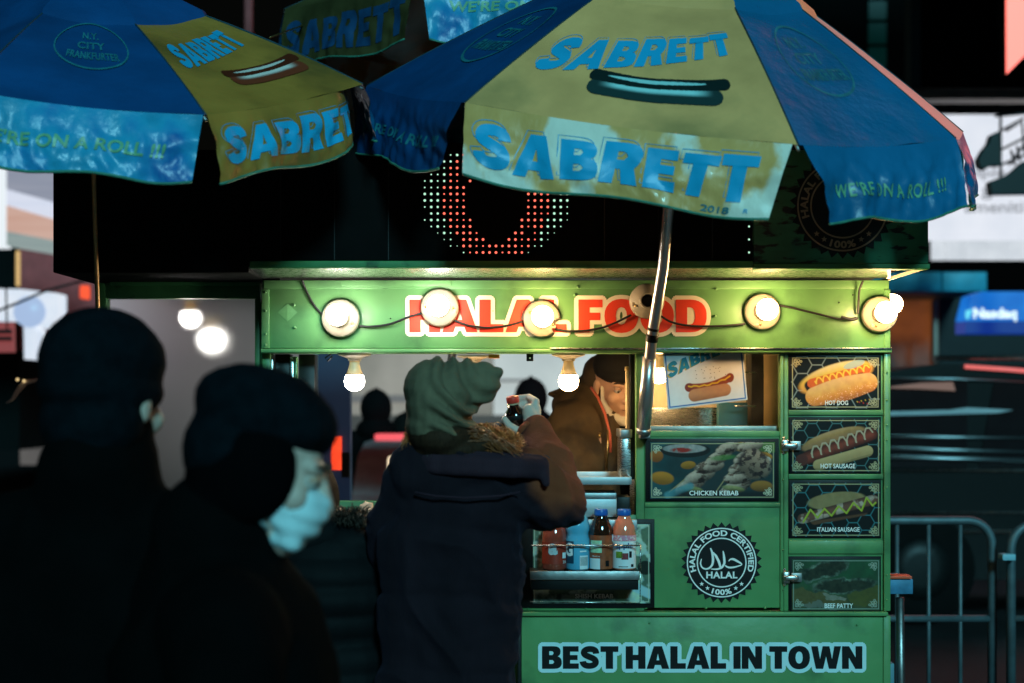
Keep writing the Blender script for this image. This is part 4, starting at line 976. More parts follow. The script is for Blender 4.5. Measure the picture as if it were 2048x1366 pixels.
    def word(s, body, k, surf, quad, m, off=.045, space=.95, lift=.0020, outline=None, shear=0, cuts=70, name='lettering'):
        """quad: u0,u1, v of baseline at left/right, height at left/right (in v)"""
        f = (lambda u, v: s.pan(k, u, v)) if surf == 'p' else (lambda u, v: s.val(k, u, v)); par = s.P[k] if surf == 'p' else s.Vl[k]
        V, Fc = text2d(body, off, space, shear); a, b = V.min(0), V.max(0)
        u0, u1, bl, br, hl, hr = quad
        def mp(V, dx=0, dy=0):
            x = (V[:,0]-a[0]+dx)/(b[0]-a[0]); y = (V[:,1]-a[1]+dy)/(b[1]-a[1])
            return np.stack([u0+(u1-u0)*x, (bl+(br-bl)*x)-y*(hl+(hr-hl)*x)], 1)
        V2, F2 = cut2d(V, Fc, cuts); V2, F2 = cut2d(V2, F2, 8, 1)
        s.put(name, mp(V2), F2, f, m, par, lift)
        if outline is not None:
            OV, OF = text_outline(body, off+.012, .018, space, shear); OV, OF = cut2d(OV, OF, cuts)
            s.put('letter_outline', mp(OV, -.07, .09), OF, f, outline, par, lift*.75)
    def picture(s, k, surf, pic, rect, m=None, lift=.0022):
        f = (lambda u, v: s.pan(k, u, v)) if surf == 'p' else (lambda u, v: s.val(k, u, v)); par = s.P[k] if surf == 'p' else s.Vl[k]
        u0, v0, u1, v1 = rect
        def mf(x, y):
            return np.array([tuple(q[0]+q[1]*lift) for q in (s.on(par, a, b) for a, b in zip(u0+(u1-u0)*x/pic.r[2], v0+(v1-v0)*y/pic.r[3]))])
        return sheet('print', pic, 0, par, M_poster if m is None else m, mapf=mf, cut=True)
def dogpic(dark=True):
    p = Pic(0,0,150,40,.45); p.A[:] = 0; X, Y_ = p.X, p.Y
    bc = (.02,.05,.05) if dark else (.22,.045,.02); hi = (.45,.85,.85) if dark else (.85,.80,.72)
    t = X/150; mid = 13+5*np.sin(t*3.14)-5*t+0
    d1 = np.maximum(np.abs(Y_-mid)-5.2, 0)+np.maximum(np.maximum(5-X, X-145), 0); m1 = np.hypot(np.maximum(np.maximum(7-X, X-143), 0), (Y_-mid)) < 6.4
    mid2 = 25+4*np.sin(t*3.14)-3*t; m2 = np.hypot(np.maximum(np.maximum(16-X, X-128), 0)*.8, (Y_-mid2)) < 9.5
    p.A[m2] = 1; v = (Y_-mid2)/9.5; hv = ss(.15,-.35,v)*ss(-1.0,-.75,v)*ss(1,.6,np.abs((X-72)/60)); c2 = np.array(hi)*hv[..., None]+np.array(bc)*(1-hv)[..., None]; p.C[m2] = c2[m2]
    p.A[m1] = 1; p.C[m1] = np.array(bc)*.45; st = m1 & (np.abs(Y_-mid+1.2) < 2.0*np.sqrt(np.clip(1-((X-72)/52)**2, 0, 1))); p.C[st] = np.array(hi)*.9
    return p
# ---- right, front umbrella ----
ap = at(1388, -135, 3.80)
A8 = [at(930,205,3.35), at(1597,290,3.17), at(1912,277,3.42), at(1926,264,4.06), at(1560,175,4.72), at(1130,175,4.85), at(830,182,4.5), at(733,172,3.9)]
PY = lambda y: 3.985-(855-y)*.000515
pole_r = [at(1288,855,PY(855)), at(1303,680,PY(680)), at(1327,530,PY(530)), at(1336,425,PY(425)), at(1357,250,PY(250)), ap+Vector((0,0,-.01))]
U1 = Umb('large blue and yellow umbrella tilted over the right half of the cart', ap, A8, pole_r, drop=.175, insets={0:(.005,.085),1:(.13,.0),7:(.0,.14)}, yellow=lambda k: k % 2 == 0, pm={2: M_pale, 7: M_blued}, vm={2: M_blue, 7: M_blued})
U1.word('SABRETT', 0, 'v', (.035,.925,.84,.80,.60,.62), M_bluep, .07, .93, outline=M_bluep, cuts=60)
U1.word('SABRETT', 0, 'p', (.08,.88,.84,.66,.17,.10), M_bluep, .07, .93, outline=M_bluep)
U1.word('2018', 0, 'v', (.78,.87,.955,.955,.085,.085), M_greenp, .02, 1.0, lift=.0022, cuts=10)
U1.word('R', 0, 'v', (.915,.93,.93,.93,.05,.05), M_bluep, .01, 1.0, name='registered_mark')
U1.picture(0, 'p', dogpic(True), (.30,.76,.84,.905))
U1.word("WE'RE ON A ROLL !!!", 1, 'v', (.10,.86,.70,.70,.19,.19), M_greenpw, .02, 1.15, shear=.15)
U1.word("WE'RE ON A ROLL !!!", 7, 'v', (.08,.92,.66,.66,.17,.17), M_greenp, .03, 1.0, shear=.15)
def emblem(U, k, m, c=(.5,.66), a=.26, b=.15, words=('N.Y.','CITY','FRANKS')):
    v, f = ribbon([(c[0]+a*math.cos(t), c[1]+b*math.sin(t)) for t in np.linspace(0, 2*math.pi, 61)[:-1]], .010, True)
    U.put('emblem_ring', v, f, lambda u, w_: U.pan(k, u, w_), m, U.P[k], .0025)
    return
for k in (1,7): emblem(U1, k, M_greenp)
# blurred wording of the round emblem
for k in (1,7):
    U1.word('N.Y.', k, 'p', (.38,.56,.61,.61,.05,.05), M_greenp, .03, 1.05); U1.word('CITY', k, 'p', (.36,.60,.68,.68,.05,.05), M_greenp, .03, 1.05); U1.word('FRANKFURTER', k, 'p', (.32,.70,.75,.75,.05,.05), M_greenp, .03, 1.05)
# pole joint and lower fitting
b = MB().tube([at(1305,668,PY(668)), at(1303,682,PY(682))], .0175, 16); b.tube([at(1307,655,PY(655)), at(1306,660,PY(660))], .0168, 16); b.obj('pole_collar', M_black, U1.root)
MB().tube([at(1287,860,PY(860)), at(1299,715,PY(715))], .0195, 16).obj('lower_pole', M_pole, U1.root)
MB().tube([at(1287,866,PY(866)), at(1288,856,PY(856))], .0205, 16).obj('pole_foot', M_steel_d, U1.root)
boxo('pole_clamp', M_steel_d, cart, cx(1277), cx(1296), 3.99, CY+.0, cz(876), cz(868))

# ---- left umbrella ----
apL = at(180, -42, 3.92)
c0 = at(-70,180,3.10); c1 = at(412,230,3.20); c2 = at(726,168,3.62)
L8 = [c0, c1, c2, at(690,150,4.25), at(480,120,4.75), at(100,120,4.9), at(-260,140,4.5), at(-340,150,3.7)]
pole_l = [at(199,1050,3.835), at(195,600,3.82), at(191,480,3.81), at(187,330,3.80), at(186,120,3.82), apL]
U2 = Umb('blue and yellow umbrella cut by the left edge, red light on its yellow side', apL, L8, pole_l, drop=.155, insets={0:(.04,.06),1:(.03,.0)}, curls={1:(.78,1.3,1)}, yellow=lambda k: k % 2 == 1, vm={0: M_bluev, 1: M_yel2}, pm={0: M_blued, 1: M_yel2, 7: M_blued}, vent_m=M_blued, pole_r=.0062, pole_m=mat('warm lit pole', (.62,.40,.18), .42, .6, var=.2, vs=20))  # brassy pole colour carries the warm lamp light
U2.word('SABRETT', 1, 'v', (.05,1.07,.80,.80,.58,.58), M_bluep, .07, .93, outline=M_bluep, cuts=60)
U2.word('SABRETT', 1, 'p', (.10,.80,.76,.66,.16,.12), M_bluep, .07, .93)
U2.picture(1, 'p', dogpic(False), (.32,.76,.95,.89))
U2.word("WE'RE ON A ROLL !!!", 0, 'v', (-.0,.86,.66,.66,.20,.20), M_greenpw, .03, 1.0, shear=.15)
emblem(U2, 0, M_greenp, (.52,.62), .26, .16)
U2.word('N.Y.', 0, 'p', (.45,.58,.58,.58,.05,.05), M_greenp, .03, 1.05); U2.word('CITY', 0, 'p', (.42,.62,.65,.65,.05,.05), M_greenp, .03, 1.05); U2.word('FRANKFURTER', 0, 'p', (.36,.70,.72,.72,.05,.05), M_greenp, .03, 1.05)
# ---- umbrellas behind ----
def back_umb(label, px, py, Y, r, rot, drop, h=.42, **kw):
    c = at(px, py, Y); cs = [c+Vector((r*math.sin(R(rot+45*k)), -r*math.cos(R(rot+45*k)), -.05*math.cos(R(rot+45*k)))) for k in range(8)]
    return Umb(label, c+Vector((0,0,h)), cs, [kw.pop('foot', Vector((c.x,c.y+.05,.3))), c+Vector((0,0,h-.01))], drop=drop, yellow=lambda k: k % 2 == 1, **kw)
U3 = back_umb('bright blue umbrella behind the large one, only one valance showing', 1040, 62, 5.6, .95, -21, .22, foot=at(800,1366,5.7), vm={0: M_bluev, 7: M_shdy}, pm={7: M_shdy})
U3.word('SABRETT', 7, 'v', (.04,.97,.86,.86,.62,.62), M_shdl, .07, .93)
U3.word("WE'RE ON A ROLL !!!", 0, 'v', (.12,.92,.52,.52,.17,.17), M_greenpw, .03, 1.0, shear=.15)
gl = thing('guy_wire', 'thin brass-coloured wire running up between the umbrellas', 'wire', at(545, 72, 5.0))
MB().tube([at(540,75,4.6), at(655,32,5.6)], .003, 6).obj('wire', M_brass, gl)
rp = thing('red_pole', 'red pole above the left umbrella', 'pole', at(497, 30, 9))
MB().tube([at(497,140,9), at(497,-300,9)], .03, 12).obj('pole', mat('red pole', (.5,.12,.12), .4), rp)  # plain red colour over the whole pole

# =================================================================== PEOPLE
M_skin = mat('skin', (.62,.36,.24), .5, var=.10, vs=25, bump=.1, bs=120)
M_skinp = mat('pale skin', (.62,.46,.38), .5, var=.08, vs=25, bump=.1, bs=120)
M_coat = mat('black coat cloth', (.0016,.0022,.0024), .95, var=.25, vs=10, bump=.3, bs=30, spec=.05)
M_cap = mat('dark knitted cap', (.003,.007,.010), .95, var=.3, vs=40, bump=.5, bs=220, spec=.05)
M_mask = mat('pale blue surgical mask', (.60,.84,.88), .7, var=.04, bump=.15, bs=40)
def Mrot(pos, yaw=0, pitch=0, roll=0, s=1.0):
    """head frame: faces -Y at yaw 0; yaw turns to the right of the photo, pitch looks down"""
    return Matrix.Translation(pos) @ Matrix.Rotation(R(yaw), 4, 'Z') @ Matrix.Rotation(R(pitch), 4, 'X') @ Matrix.Rotation(R(roll), 4, 'Y') @ Matrix.Scale(s, 4)
class Q_:
    def __init__(s, q): s.q = q
    def to_quaternion(s): return s.q
def tf(prims, M):
    sc = M.to_scale()[0]; q = M.to_quaternion(); out = []
    for p in prims:
        if p[0] == 'e':
            qq = q @ p[3].to_quaternion() if len(p) > 3 else q
            out.append(('e', M @ Vector(p[1]), tuple(r*sc for r in p[2]), Q_(qq)))
        else: out.append((M @ Vector(p[0]), p[1]*sc, M @ Vector(p[2]), p[3]*sc))
    return out
HEAD = [('e',(0,.018,.035),(.074,.094,.085)), ('e',(0,-.025,-.030),(.060,.062,.080)), ((-.012,-.066,-.098),.021,(.012,-.066,-.098),.021),
        ((-.048,.01,-.075),.022,(-.018,-.05,-.098),.018), ((.048,.01,-.075),.022,(.018,-.05,-.098),.018),
        ((0,-.082,.012),.009,(0,-.106,-.030),.0125), ((-.012,-.094,-.034),.0085,(.012,-.094,-.034),.0085),
        ((-.040,-.070,.022),.011,(-.012,-.080,.018),.010), ((.040,-.070,.022),.011,(.012,-.080,.018),.010),
        ('e',(-.038,-.058,-.028),(.024,.022,.024)), ('e',(.038,-.058,-.028),(.024,.022,.024)),
        ((-.020,-.080,-.060),.0065,(0,-.087,-.058),.0075), ((.020,-.080,-.060),.0065,(0,-.087,-.058),.0075), ((-.015,-.079,-.070),.0075,(.015,-.079,-.070),.0075),
        ('e',(-.077,.012,-.010),(.010,.018,.031)), ('e',(.077,.012,-.010),(.010,.018,.031)),
        ((0,.025,-.06),.056,(0,.030,-.165),.060)]
def face_bits(M, t, brow=(.05,.03,.02)):
    eye = mat('eye white', (.6,.55,.5), .2, var=0); iris = mat('dark iris', (.02,.012,.008), .2, var=0); lid = M_skin; bm_ = mat('eyebrow hair', brow, .8, var=.3)
    for s in (-1,1):
        MB().sphere(M @ Vector((s*.031,-.0725,.002)), .0115, 14).obj('eye', eye, t)
        MB().sphere(M @ Vector((s*.031,-.0785,-.001)), .0062, 10).obj('iris', iris, t)
        MB().tube([M @ Vector((s*.045,-.072,.004)), M @ Vector((s*.038,-.081,.008)), M @ Vector((s*.029,-.0845,.009)), M @ Vector((s*.019,-.080,.004))], [.003,.0042,.0042,.003], 8).obj('eyelid', lid, t)
        MB().tube([M @ Vector((s*.048,-.073,.024)), M @ Vector((s*.032,-.086,.029)), M @ Vector((s*.015,-.090,.024))], [.002,.0042,.003], 6).obj('eyebrow', bm_, t)
    MB().tube([M @ Vector((-.019,-.0865,-.0648)), M @ Vector((0,-.0945,-.0642)), M @ Vector((.019,-.0865,-.0648))], [.0008,.0016,.0008], 6).obj('mouth_line', mat('lip shadow line', (.20,.05,.04), .5), t)
def cloth_fold(a1, s1, a2=0, s2=(1,1,1), off=0):
    def f(v):
        r = ridged(v, s1, off); d = a1*(r*r-.35)
        if a2: d += a2*noise.noise(Vector((v.x*s2[0], v.y*s2[1], v.z*s2[2]+off)))
        return d
    return f

# ---- customer in the slouching hat, seen from behind, holding up a bottle ----
wo = thing('person', 'customer seen from behind in a slouching beanie and dark corduroy jacket holding up a bottle', 'person', (at(920,1000,3.38).x, 3.38, 0))
Y3 = 3.38
def w(px, py, Y=Y3): return at(px, py, Y)
Mh = Mrot(w(884,815,3.375), 160, 0, 0, .90)
body = tf(HEAD, Mh)
body += [('e', w(915,1030), (.15,.09,.16)), ('e', w(900,1180), (.13,.09,.20)), (w(860,945), .045, w(1020,945), .045), ('e', w(895,1350), (.15,.10,.16)),
         (w(870,1400), .07, Vector((w(870,1400).x, Y3, .12)), .04), (w(930,1400), .07, Vector((w(930,1400).x, Y3, .12)), .04),
         (w(1050,960), .045, w(1120,1000,3.42), .038), (w(1120,1000,3.42), .036, w(1062,866,3.60), .024),
         (w(810,965), .045, w(785,1110,3.44), .038), (w(785,1110,3.44), .036, w(850,1180,3.62), .026)]
HY_ = 3.66
def h(px, py, Y=HY_): return at(px, py, Y)
body += [(h(1063,866,3.60), .0235, h(1064,842,3.635), .0225), (h(1062,846,3.63), .020, h(1058,822,3.655), .019), (h(1070,846,3.64), .016, h(1071,818,3.66), .015)]
for i, (ky, r, ln) in enumerate(((803,.0088,1.0),(817,.0092,1.06),(830,.009,1.0),(842,.0078,.85))):
    k = h(1072-i*1.5, ky, 3.665); m_ = h(1058, ky-9+i*2, 3.705); e_ = h(1058-36*ln, ky-5+i*2, 3.712)
    body += [(h(1064,840,3.645), .012, k, r*1.15), (k, r*1.15, m_, r), (m_, r, e_, r*.85)]
body += [(h(1060,858,3.62), .0135, h(1038,863,3.600), .0115), (h(1038,863,3.600), .0112, h(1018,851,3.605), .0098), (h(1018,851,3.605), .0096, h(1009,838,3.612), .008)]
blob('body', body, .0038, M_skinp, wo, 1)
M_cord = mat('maroon navy corduroy', rough=.92, vcol=True, spec=.15, var=.25, vs=12, bump=.5, bs=300, bdist=.004, stretch=(1,1,.06))
jk = [(w(850,942,3.345), .088, w(930,942,3.345), .090), (w(888,905,3.36), .070, w(905,965,3.36), .105), ('e', w(925,1010), (.178,.125,.13)), ('e', w(905,1120), (.182,.130,.19)), ('e', w(895,1260), (.172,.135,.22)), ('e', w(890,1420), (.175,.14,.25)),
      (w(835,962), .068, w(1040,960), .070), (w(1052,968), .080, w(1118,1000,3.42), .063), (w(1085,1020), .062, w(1118,1010,3.42), .060),
      (w(1121,998,3.42), .060, w(1092,925,3.50), .058), (w(1092,925,3.50), .056, w(1068,880,3.58), .041), (w(1068,880,3.58), .041, w(1062,866,3.60), .036),
      (w(815,975), .072, w(788,1100,3.44), .062), (w(788,1100,3.44), .060, w(850,1180,3.62), .05)]
def jf(v):
    p = (v-w(930,1000)); 
    d = .023*(ridged(Vector((v.x*1.0+v.z*.9, v.y, v.z*.6-v.x*.5)), (6.5,2,6.5), 3)**2-.4)
    d += .006*noise.noise(v*15)+.002*noise.noise(v*40)
    if p.x > .12: d += .0065*ridged(Vector((v.x*.5, v.y, v.z+v.x*.6)), (10,4,34), 5)-.002
    return d
jo = blob('jacket', jk, .0065, M_cord, wo, 2, fold=jf); base_ = wl(jo)
cc_ = np.zeros((len(jo.data.vertices), 4), np.float32); cc_[:,3] = 1
for i_, v in enumerate(jo.data.vertices):                 # warm lamp light painted as rust on the raised sleeve, body navy maroon
    c = v.co+base_; px = 1024+F*c.x/c.y; py = HY-F*(c.z-CZ)/c.y; k_ = 18*noise.noise(c*18)
    t_ = float(ss(1030, 1065, np.array(px+k_-max(0, py-925)*.45)))*float(ss(1050, 985, np.array(py+k_)))
    cc_[i_,:3] = np.array((.012,.007,.011))*(1-t_)+np.array((.22,.052,.022))*t_
ca_ = jo.data.color_attributes.new('Col', 'FLOAT_COLOR', 'POINT'); ca_.data.foreach_set('color', cc_.ravel())
M_collar = mat('navy corduroy collar', (.034,.016,.024), .9, var=.25, vs=12, bump=.5, bs=300, bdist=.004, stretch=(1,1,.06), spec=.15)
M_cuff = mat('lamp lit corduroy cuff', (.22,.052,.022), .9, var=.2, bump=.4, bs=200, spec=.15)  # same cloth as the jacket, with warm lamp light in the colour
sm_ = MB().tube([w(830,985,3.262), w(870,992,3.243), w(930,996,3.240), w(1000,992,3.250), w(1040,984,3.275)], .0028, 6); sm_.obj('yoke_seam', M_collar, wo)
cl = []
cp = [(806,912,3.40),(822,916,3.33),(870,922,3.275),(950,926,3.262),(1030,930,3.275),(1078,932,3.32),(1092,934,3.38)]
for a, b_ in zip(cp[:-1], cp[1:]):
    cl += [(w(*a), .020, w(*b_), .020), (w(a[0],a[1]+14,a[2]-.006), .016, w(b_[0],b_[1]+14,b_[2]-.006), .016), (w(a[0],a[1]-14,a[2]+.02), .012, w(b_[0],b_[1]-14,b_[2]+.02), .012)]
cl += [(w(1086,925,3.33), .014, w(1092,966,3.30), .010)]
for m_ in (M_cord, M_collar):
    m_.node_tree.nodes['Principled BSDF'].inputs['Sheen Weight'].default_value = .05; m_.node_tree.nodes['Principled BSDF'].inputs['Sheen Tint'].default_value = (.35,.30,.55,1)
blob('collar', cl, .005, M_collar, wo, 2, fold=lambda v: .002*noise.noise(v*25))
cf = MB(); cf.tube([w(1066,872,3.585), w(1063,866,3.60)], .0385, 20); cf.obj('cuff', M_cuff, wo)
M_hat = mat('grey beige knitted wool', (.155,.12,.07), .95, var=.15, vs=30, bump=.5, bs=320, bdist=.003, stretch=(1,1,.5))
ht = [('e', w(880,810,3.355), (.082,.128,.100)), ('e', w(878,850,3.355), (.080,.122,.062)), ('e', w(872,778,3.355), (.078,.112,.074)),
      (w(880,770,3.35), .060, w(930,760,3.345), .050), (w(930,765,3.345), .048, w(968,770,3.34), .038), (w(960,750,3.34), .030, w(992,748,3.34), .017), (w(935,795,3.345), .038, w(968,785,3.34), .026), (w(900,745,3.35), .030, w(975,738,3.34), .016)]
tip = w(1000,700,3.3)
def hf(v):
    d = math.hypot(v.x-tip.x, v.z-tip.z); ph = d/.019+1.5*noise.noise(v*7)
    m_ = ss(.01, .10, np.array(v.x-w(825,800,3.36).x)).item()
    m_ *= ss(.055, .14, np.array(math.hypot(v.x-w(1000,750).x, v.z-w(1000,750).z))).item()*.75+.25
    return m_*.0125*(.5-math.sin(ph*math.pi*.5)**2)*1.5+.0015*noise.noise(v*30)
blob('beanie', ht, .0038, M_hat, wo, 2, fold=hf)
blob('hair', [('e', w(884,875,3.345), (.078,.112,.055)), ('e', w(900,898,3.34), (.095,.085,.035)), ('e', w(960,888,3.34), (.055,.055,.028)), ('e', w(890,930,3.35), (.09,.075,.05))], .005, mat('brown hair mass', (.035,.016,.008), .8, spec=.2, var=.4, vs=30, stretch=(8,8,1)), wo, 1, fold=lambda v: .0025*noise.noise(Vector((v.x*45,v.y*45,v.z*6))))
M_hair = mat('light brown hair', (.50,.15,.04), .4, var=.3, vs=40)
def strands(name, n, root, tip_, wig, parent, m, r=.0007, seed=1):
    rg = random.Random(seed); b = MB()
    for i in range(n):
        a = Vector(root(rg)); e = Vector(tip_(rg)); ph = rg.random()*6; fr = 1.5+rg.random()*2; am = wig*(.5+rg.random()); P = []
        for k in range(9):
            t = k/8; q = a.lerp(e, t); q.z += am*math.sin(ph+t*fr*6.28)*t+.02*math.sin(math.pi*t)*rg.random(); q.x += am*.6*math.cos(ph+t*fr*6.28)*t; P.append(q)
        b.tube(P, [r*1.2]*8+[r*.3], 3, cap=False)
    o = b.obj(name, m, parent); o['kind'] = 'stuff'; return o
strands('hair_strands', 420, lambda g: w(940+g.random()*25, 846+g.random()*50, 3.34+g.random()*.06), lambda g: w(960+g.random()**.6*92, 872+g.random()*44, 3.30+g.random()*.14), .007, wo, M_hair, r=.0008, seed=2)
strands('hair_strands', 170, lambda g: w(925+g.random()*22, 852+g.random()*40, 3.28+g.random()*.06), lambda g: w(985+g.random()*62, 893+g.random()*24, 3.27+g.random()*.09), .004, wo, mat('chestnut hair', (.30,.085,.025), .4), r=.0013, seed=12)
strands('hair_strands', 90, lambda g: w(815+g.random()*14, 845+g.random()*30, 3.34+g.random()*.05), lambda g: w(800+g.random()*25, 890+g.random()*22, 3.30+g.random()*.08), .006, wo, M_hair, seed=4)
strands('hair_strands', 160, lambda g: w(850+g.random()*90, 885+g.random()*10, 3.29+g.random()*.02), lambda g: w(850+g.random()*110, 915+g.random()*12, 3.26+g.random()*.02), .006, wo, mat('dark brown hair', (.05,.03,.02), .5), seed=5)
# small cola bottle in her hand
bc = h(1031, 836, 3.665); bx2 = (h(1024, 790, 3.655)-bc).normalized()
bt = thing('held_bottle', 'small cola bottle with a red cap in the raised hand', 'bottle', bc)
L_ = .052
MB().lathe([(.018,-.035),(.026,-.030),(.029,-.01),(.0285,.008),(.022,.020),(.0145,.030),(.0125,.036)], bc, bx2, 24).obj('bottle_body', mat('cola in clear plastic', (.012,.004,.003), .06, coat=1, var=.1), bt)
MB().lathe([(.0285,-.002),(.0292,0),(.0292,.0085),(.0285,.010)], bc, bx2, 24).obj('label_band', M_black, bt)
MB().lathe([(.0125,.0355),(.016,.0362),(.0165,.039),(.0125,.040)], bc, bx2, 24).obj('neck_ring', mat('clear amber neck', (.6,.42,.25), .15, coat=1), bt)
MB().lathe([(.0158,.0405),(.0165,.042),(.0165,.054),(.015,.057),(1e-5,.0575)], bc, bx2, 24).obj('cap', mat('red bottle cap', (.75,.05,.03), .35), bt)

# ---- vendor inside ----
VY = 4.72
ve = thing('person', 'vendor in an olive hooded parka with a white mask pulled under the chin, looking down', 'person', (at(1180,950,VY).x, VY, .44))
def v_(px, py, Y=VY): return at(px, py, Y)
Mv = Mrot(v_(1238,770,VY-.02), 16, 14, -4, .98)
body = tf(HEAD, Mv)+[('e', v_(1190,930), (.15,.09,.2)), ('e', v_(1190,1080), (.14,.09,.2)), (v_(1140,870), .035, v_(1250,870), .035), (v_(1165,1120), .07, v_(1165,1420), .05), (v_(1215,1120), .07, v_(1215,1420), .05),
      (v_(1115,870), .045, v_(1095,960,VY-.05), .04), (v_(1095,960,VY-.05), .038, v_(1130,1010,VY-.25), .03), (v_(1130,1010,VY-.25), .028, v_(1145,1010,VY-.30), .022), (v_(1145,1010,VY-.3), .012, v_(1160,1015,VY-.35), .008), (v_(1145,1014,VY-.3), .012, v_(1156,1024,VY-.35), .008), (v_(1145,1006,VY-.3), .012, v_(1158,1004,VY-.35), .008), (v_(1140,1004,VY-.3), .011, v_(1148,996,VY-.34), .008)]
blob('body', body, .0045, M_skin, ve, 2)
face_bits(Mv, ve)
M_parka = mat('olive brown parka cloth', (.085,.055,.025), .75, var=.3, vs=9, bump=.35, bs=18, dirt=(.035,.025,.015), dscale=7, dth=(.5,.62))
pk = [(v_(1150,850,VY-.0), .085, v_(1200,856,VY), .085), (v_(1185,815,VY+.04), .078, v_(1200,850,VY), .080), ('e', v_(1150,930), (.155,.12,.17)), ('e', v_(1155,1060), (.155,.13,.24)), ('e', v_(1160,1200), (.16,.13,.2)), (v_(1128,868), .075, v_(1195,850,VY+.06), .07),
      (v_(1110,880), .065, v_(1092,965,VY-.05), .060), (v_(1092,965,VY-.05), .058, v_(1125,1005,VY-.23), .045),
      ('e', v_(1192,800,VY+.10), (.085,.09,.10)), ('e', v_(1208,758,VY+.07), (.072,.085,.085)), (v_(1165,790,VY+.08), .05, v_(1100,788,VY+.12), .012), (v_(1130,812,VY+.06), .05, v_(1172,800,VY+.06), .06)]
blob('parka', pk, .006, M_parka, ve, 2, fold=cloth_fold(.009, (7,3,4), .004, (20,20,20), 4))
blob('parka_front', [('e', v_(1222,935,VY-.06), (.05,.04,.19)), ('e', v_(1205,1080,VY-.05), (.07,.06,.2))], .006, M_parka, ve, 2, fold=cloth_fold(.005, (20,5,6)))
blob('black_pullover', [('e', v_(1253,930,VY-.02), (.06,.085,.20)), ('e', v_(1246,840,VY+.02), (.055,.07,.04)), ('e', v_(1250,1080), (.09,.09,.2)), (v_(1235,860,VY+.02), .06, v_(1310,880,VY+.02), .06)], .006, M_coat, ve, 2)
blob('black_cap', tf([('e',(0,.015,.062),(.083,.102,.070)), ('e',(0,-.02,.046),(.079,.082,.034))], Mv), .005, mat('black cap cloth', (.008,.007,.006), .9), ve, 2)
MB().tube([v_(1182,775,VY-.055), v_(1196,795,VY-.085), v_(1210,828,VY-.105), v_(1220,870,VY-.115), v_(1221,905,VY-.115)], .0045, 8).obj('coral_zip_tape', mat('coral tape', (.75,.16,.10), .5), ve)
MB().tube([v_(1216,860,VY-.115), v_(1215,900,VY-.12), v_(1214,940,VY-.12)], .003, 8).obj('zip', M_brass, ve)
MB().tube([v_(1200,865,VY-.105), v_(1199,876,VY-.11)], .0035, 8).obj('zip_pull', M_brass, ve)
blob('white_mask', tf([((-.062,-.02,-.045),.010,(-.045,-.06,-.092),.014), ((.062,-.02,-.045),.010,(.045,-.06,-.092),.014), ((-.045,-.060,-.092),.016,(0,-.082,-.108),.020), ((.045,-.060,-.092),.016,(0,-.082,-.108),.020), ((-.055,-.025,-.10),.022,(0,-.05,-.128),.028), ((.055,-.025,-.10),.022,(0,-.05,-.128),.028), ((-.064,-.01,-.0),.006,(-.063,-.02,-.05),.009)], Mv), .0045, mat('white cloth mask', (.78,.72,.60), .8, bump=.3, bs=60), ve, 2, fold=lambda v: .0012*noise.noise(v*60))

# ---- passer-by in profile wearing a surgical mask, near the camera ----
p2 = thing('person', 'blurred passer-by in profile in a dark cap and pale blue mask, near the camera', 'person', (at(500,1200,1.95).x, 1.95, 0))
Ya = 2.12
def a_(px, py, Y=Ya): return at(px, py, Y)
M2 = Mrot(a_(532,930), 92, 20, 0, 1.0)
body = tf(HEAD, M2)+[(a_(440,1060,2.14), .06, a_(420,1180,2.15), .07), ('e', a_(440,1420), (.13,.2,.28)), ('e', a_(440,1750), (.12,.17,.3)), (a_(430,1300,1.97), .06, a_(430,1300,2.30), .06),
      (a_(430,1850,2.05), .08, Vector((a_(430,1950).x, 2.05, .15)), .05), (a_(430,1850,2.2), .08, Vector((a_(430,1950).x, 2.2, .15)), .05)]
blob('body', body, .0055, M_skinp, p2, 2); face_bits(M2, p2)
cpm = tf([('e',(0,.026,.072),(.088,.112,.070)), ('e',(0,.050,.010),(.086,.080,.085)), ((-.045,-.052,.070),.020,(.045,-.052,.070),.020)], M2)
blob('knitted_cap', cpm, .006, M_cap, p2, 2, fold=lambda v: .002*noise.noise(v*30))
blob('hair', tf([('e',(0,.05,-.03),(.080,.062,.075)), ('e',(.064,.008,-.012),(.028,.066,.078)), ('e',(-.064,.008,-.012),(.028,.066,.078)), ('e',(0,.045,-.07),(.078,.060,.05))], M2), .006, mat('black hair', (.0012,.0015,.002), .9, spec=.03), p2, 8)
mk_ = tf([('e',(0,-.066,-.050),(.053,.046,.052)), ('e',(0,-.085,-.035),(.030,.030,.030)), ((-.05,-.04,-.05),.014,(-.03,-.075,-.09),.018), ((.05,-.04,-.05),.014,(.03,-.075,-.09),.018), ('e',(0,-.060,-.088),(.045,.035,.028))], M2)
def mf2(v):
    l = M2.inverted() @ v; return .0016*math.sin(l.z/.013*math.pi)
blob('surgical_mask', mk_, .0045, M_mask, p2, 2, fold=mf2)
for s in (-1,1):
    MB().tube([M2 @ Vector((s*.052,-.045,-.032)), M2 @ Vector((s*.075,-.01,-.012)), M2 @ Vector((s*.082,.018,.006)), M2 @ Vector((s*.083,.024,-.02)), M2 @ Vector((s*.074,-.01,-.062)), M2 @ Vector((s*.050,-.04,-.082))], .0035, 8).obj('ear_loop', M_mask, p2)
ck = [(M2 @ Vector((0,.035,-.125)), .092, a_(430,1190,2.14), .13), (a_(500,1190,2.12), .06, a_(450,1230,2.12), .1), ('e', a_(450,1420), (.17,.24,.26)), ('e', a_(440,1750), (.16,.22,.35)), (a_(445,1270,1.95), .09, a_(445,1270,2.32), .09),
      (a_(445,1290,1.92), .08, a_(470,1600,1.86), .07), (a_(445,1290,2.35), .08, a_(470,1600,2.38), .07)]
blob('coat', ck, .009, M_coat, p2, 2, fold=cloth_fold(.010, (6,3,5)))
for (px, py) in ((560,1075),(520,1060)): pass

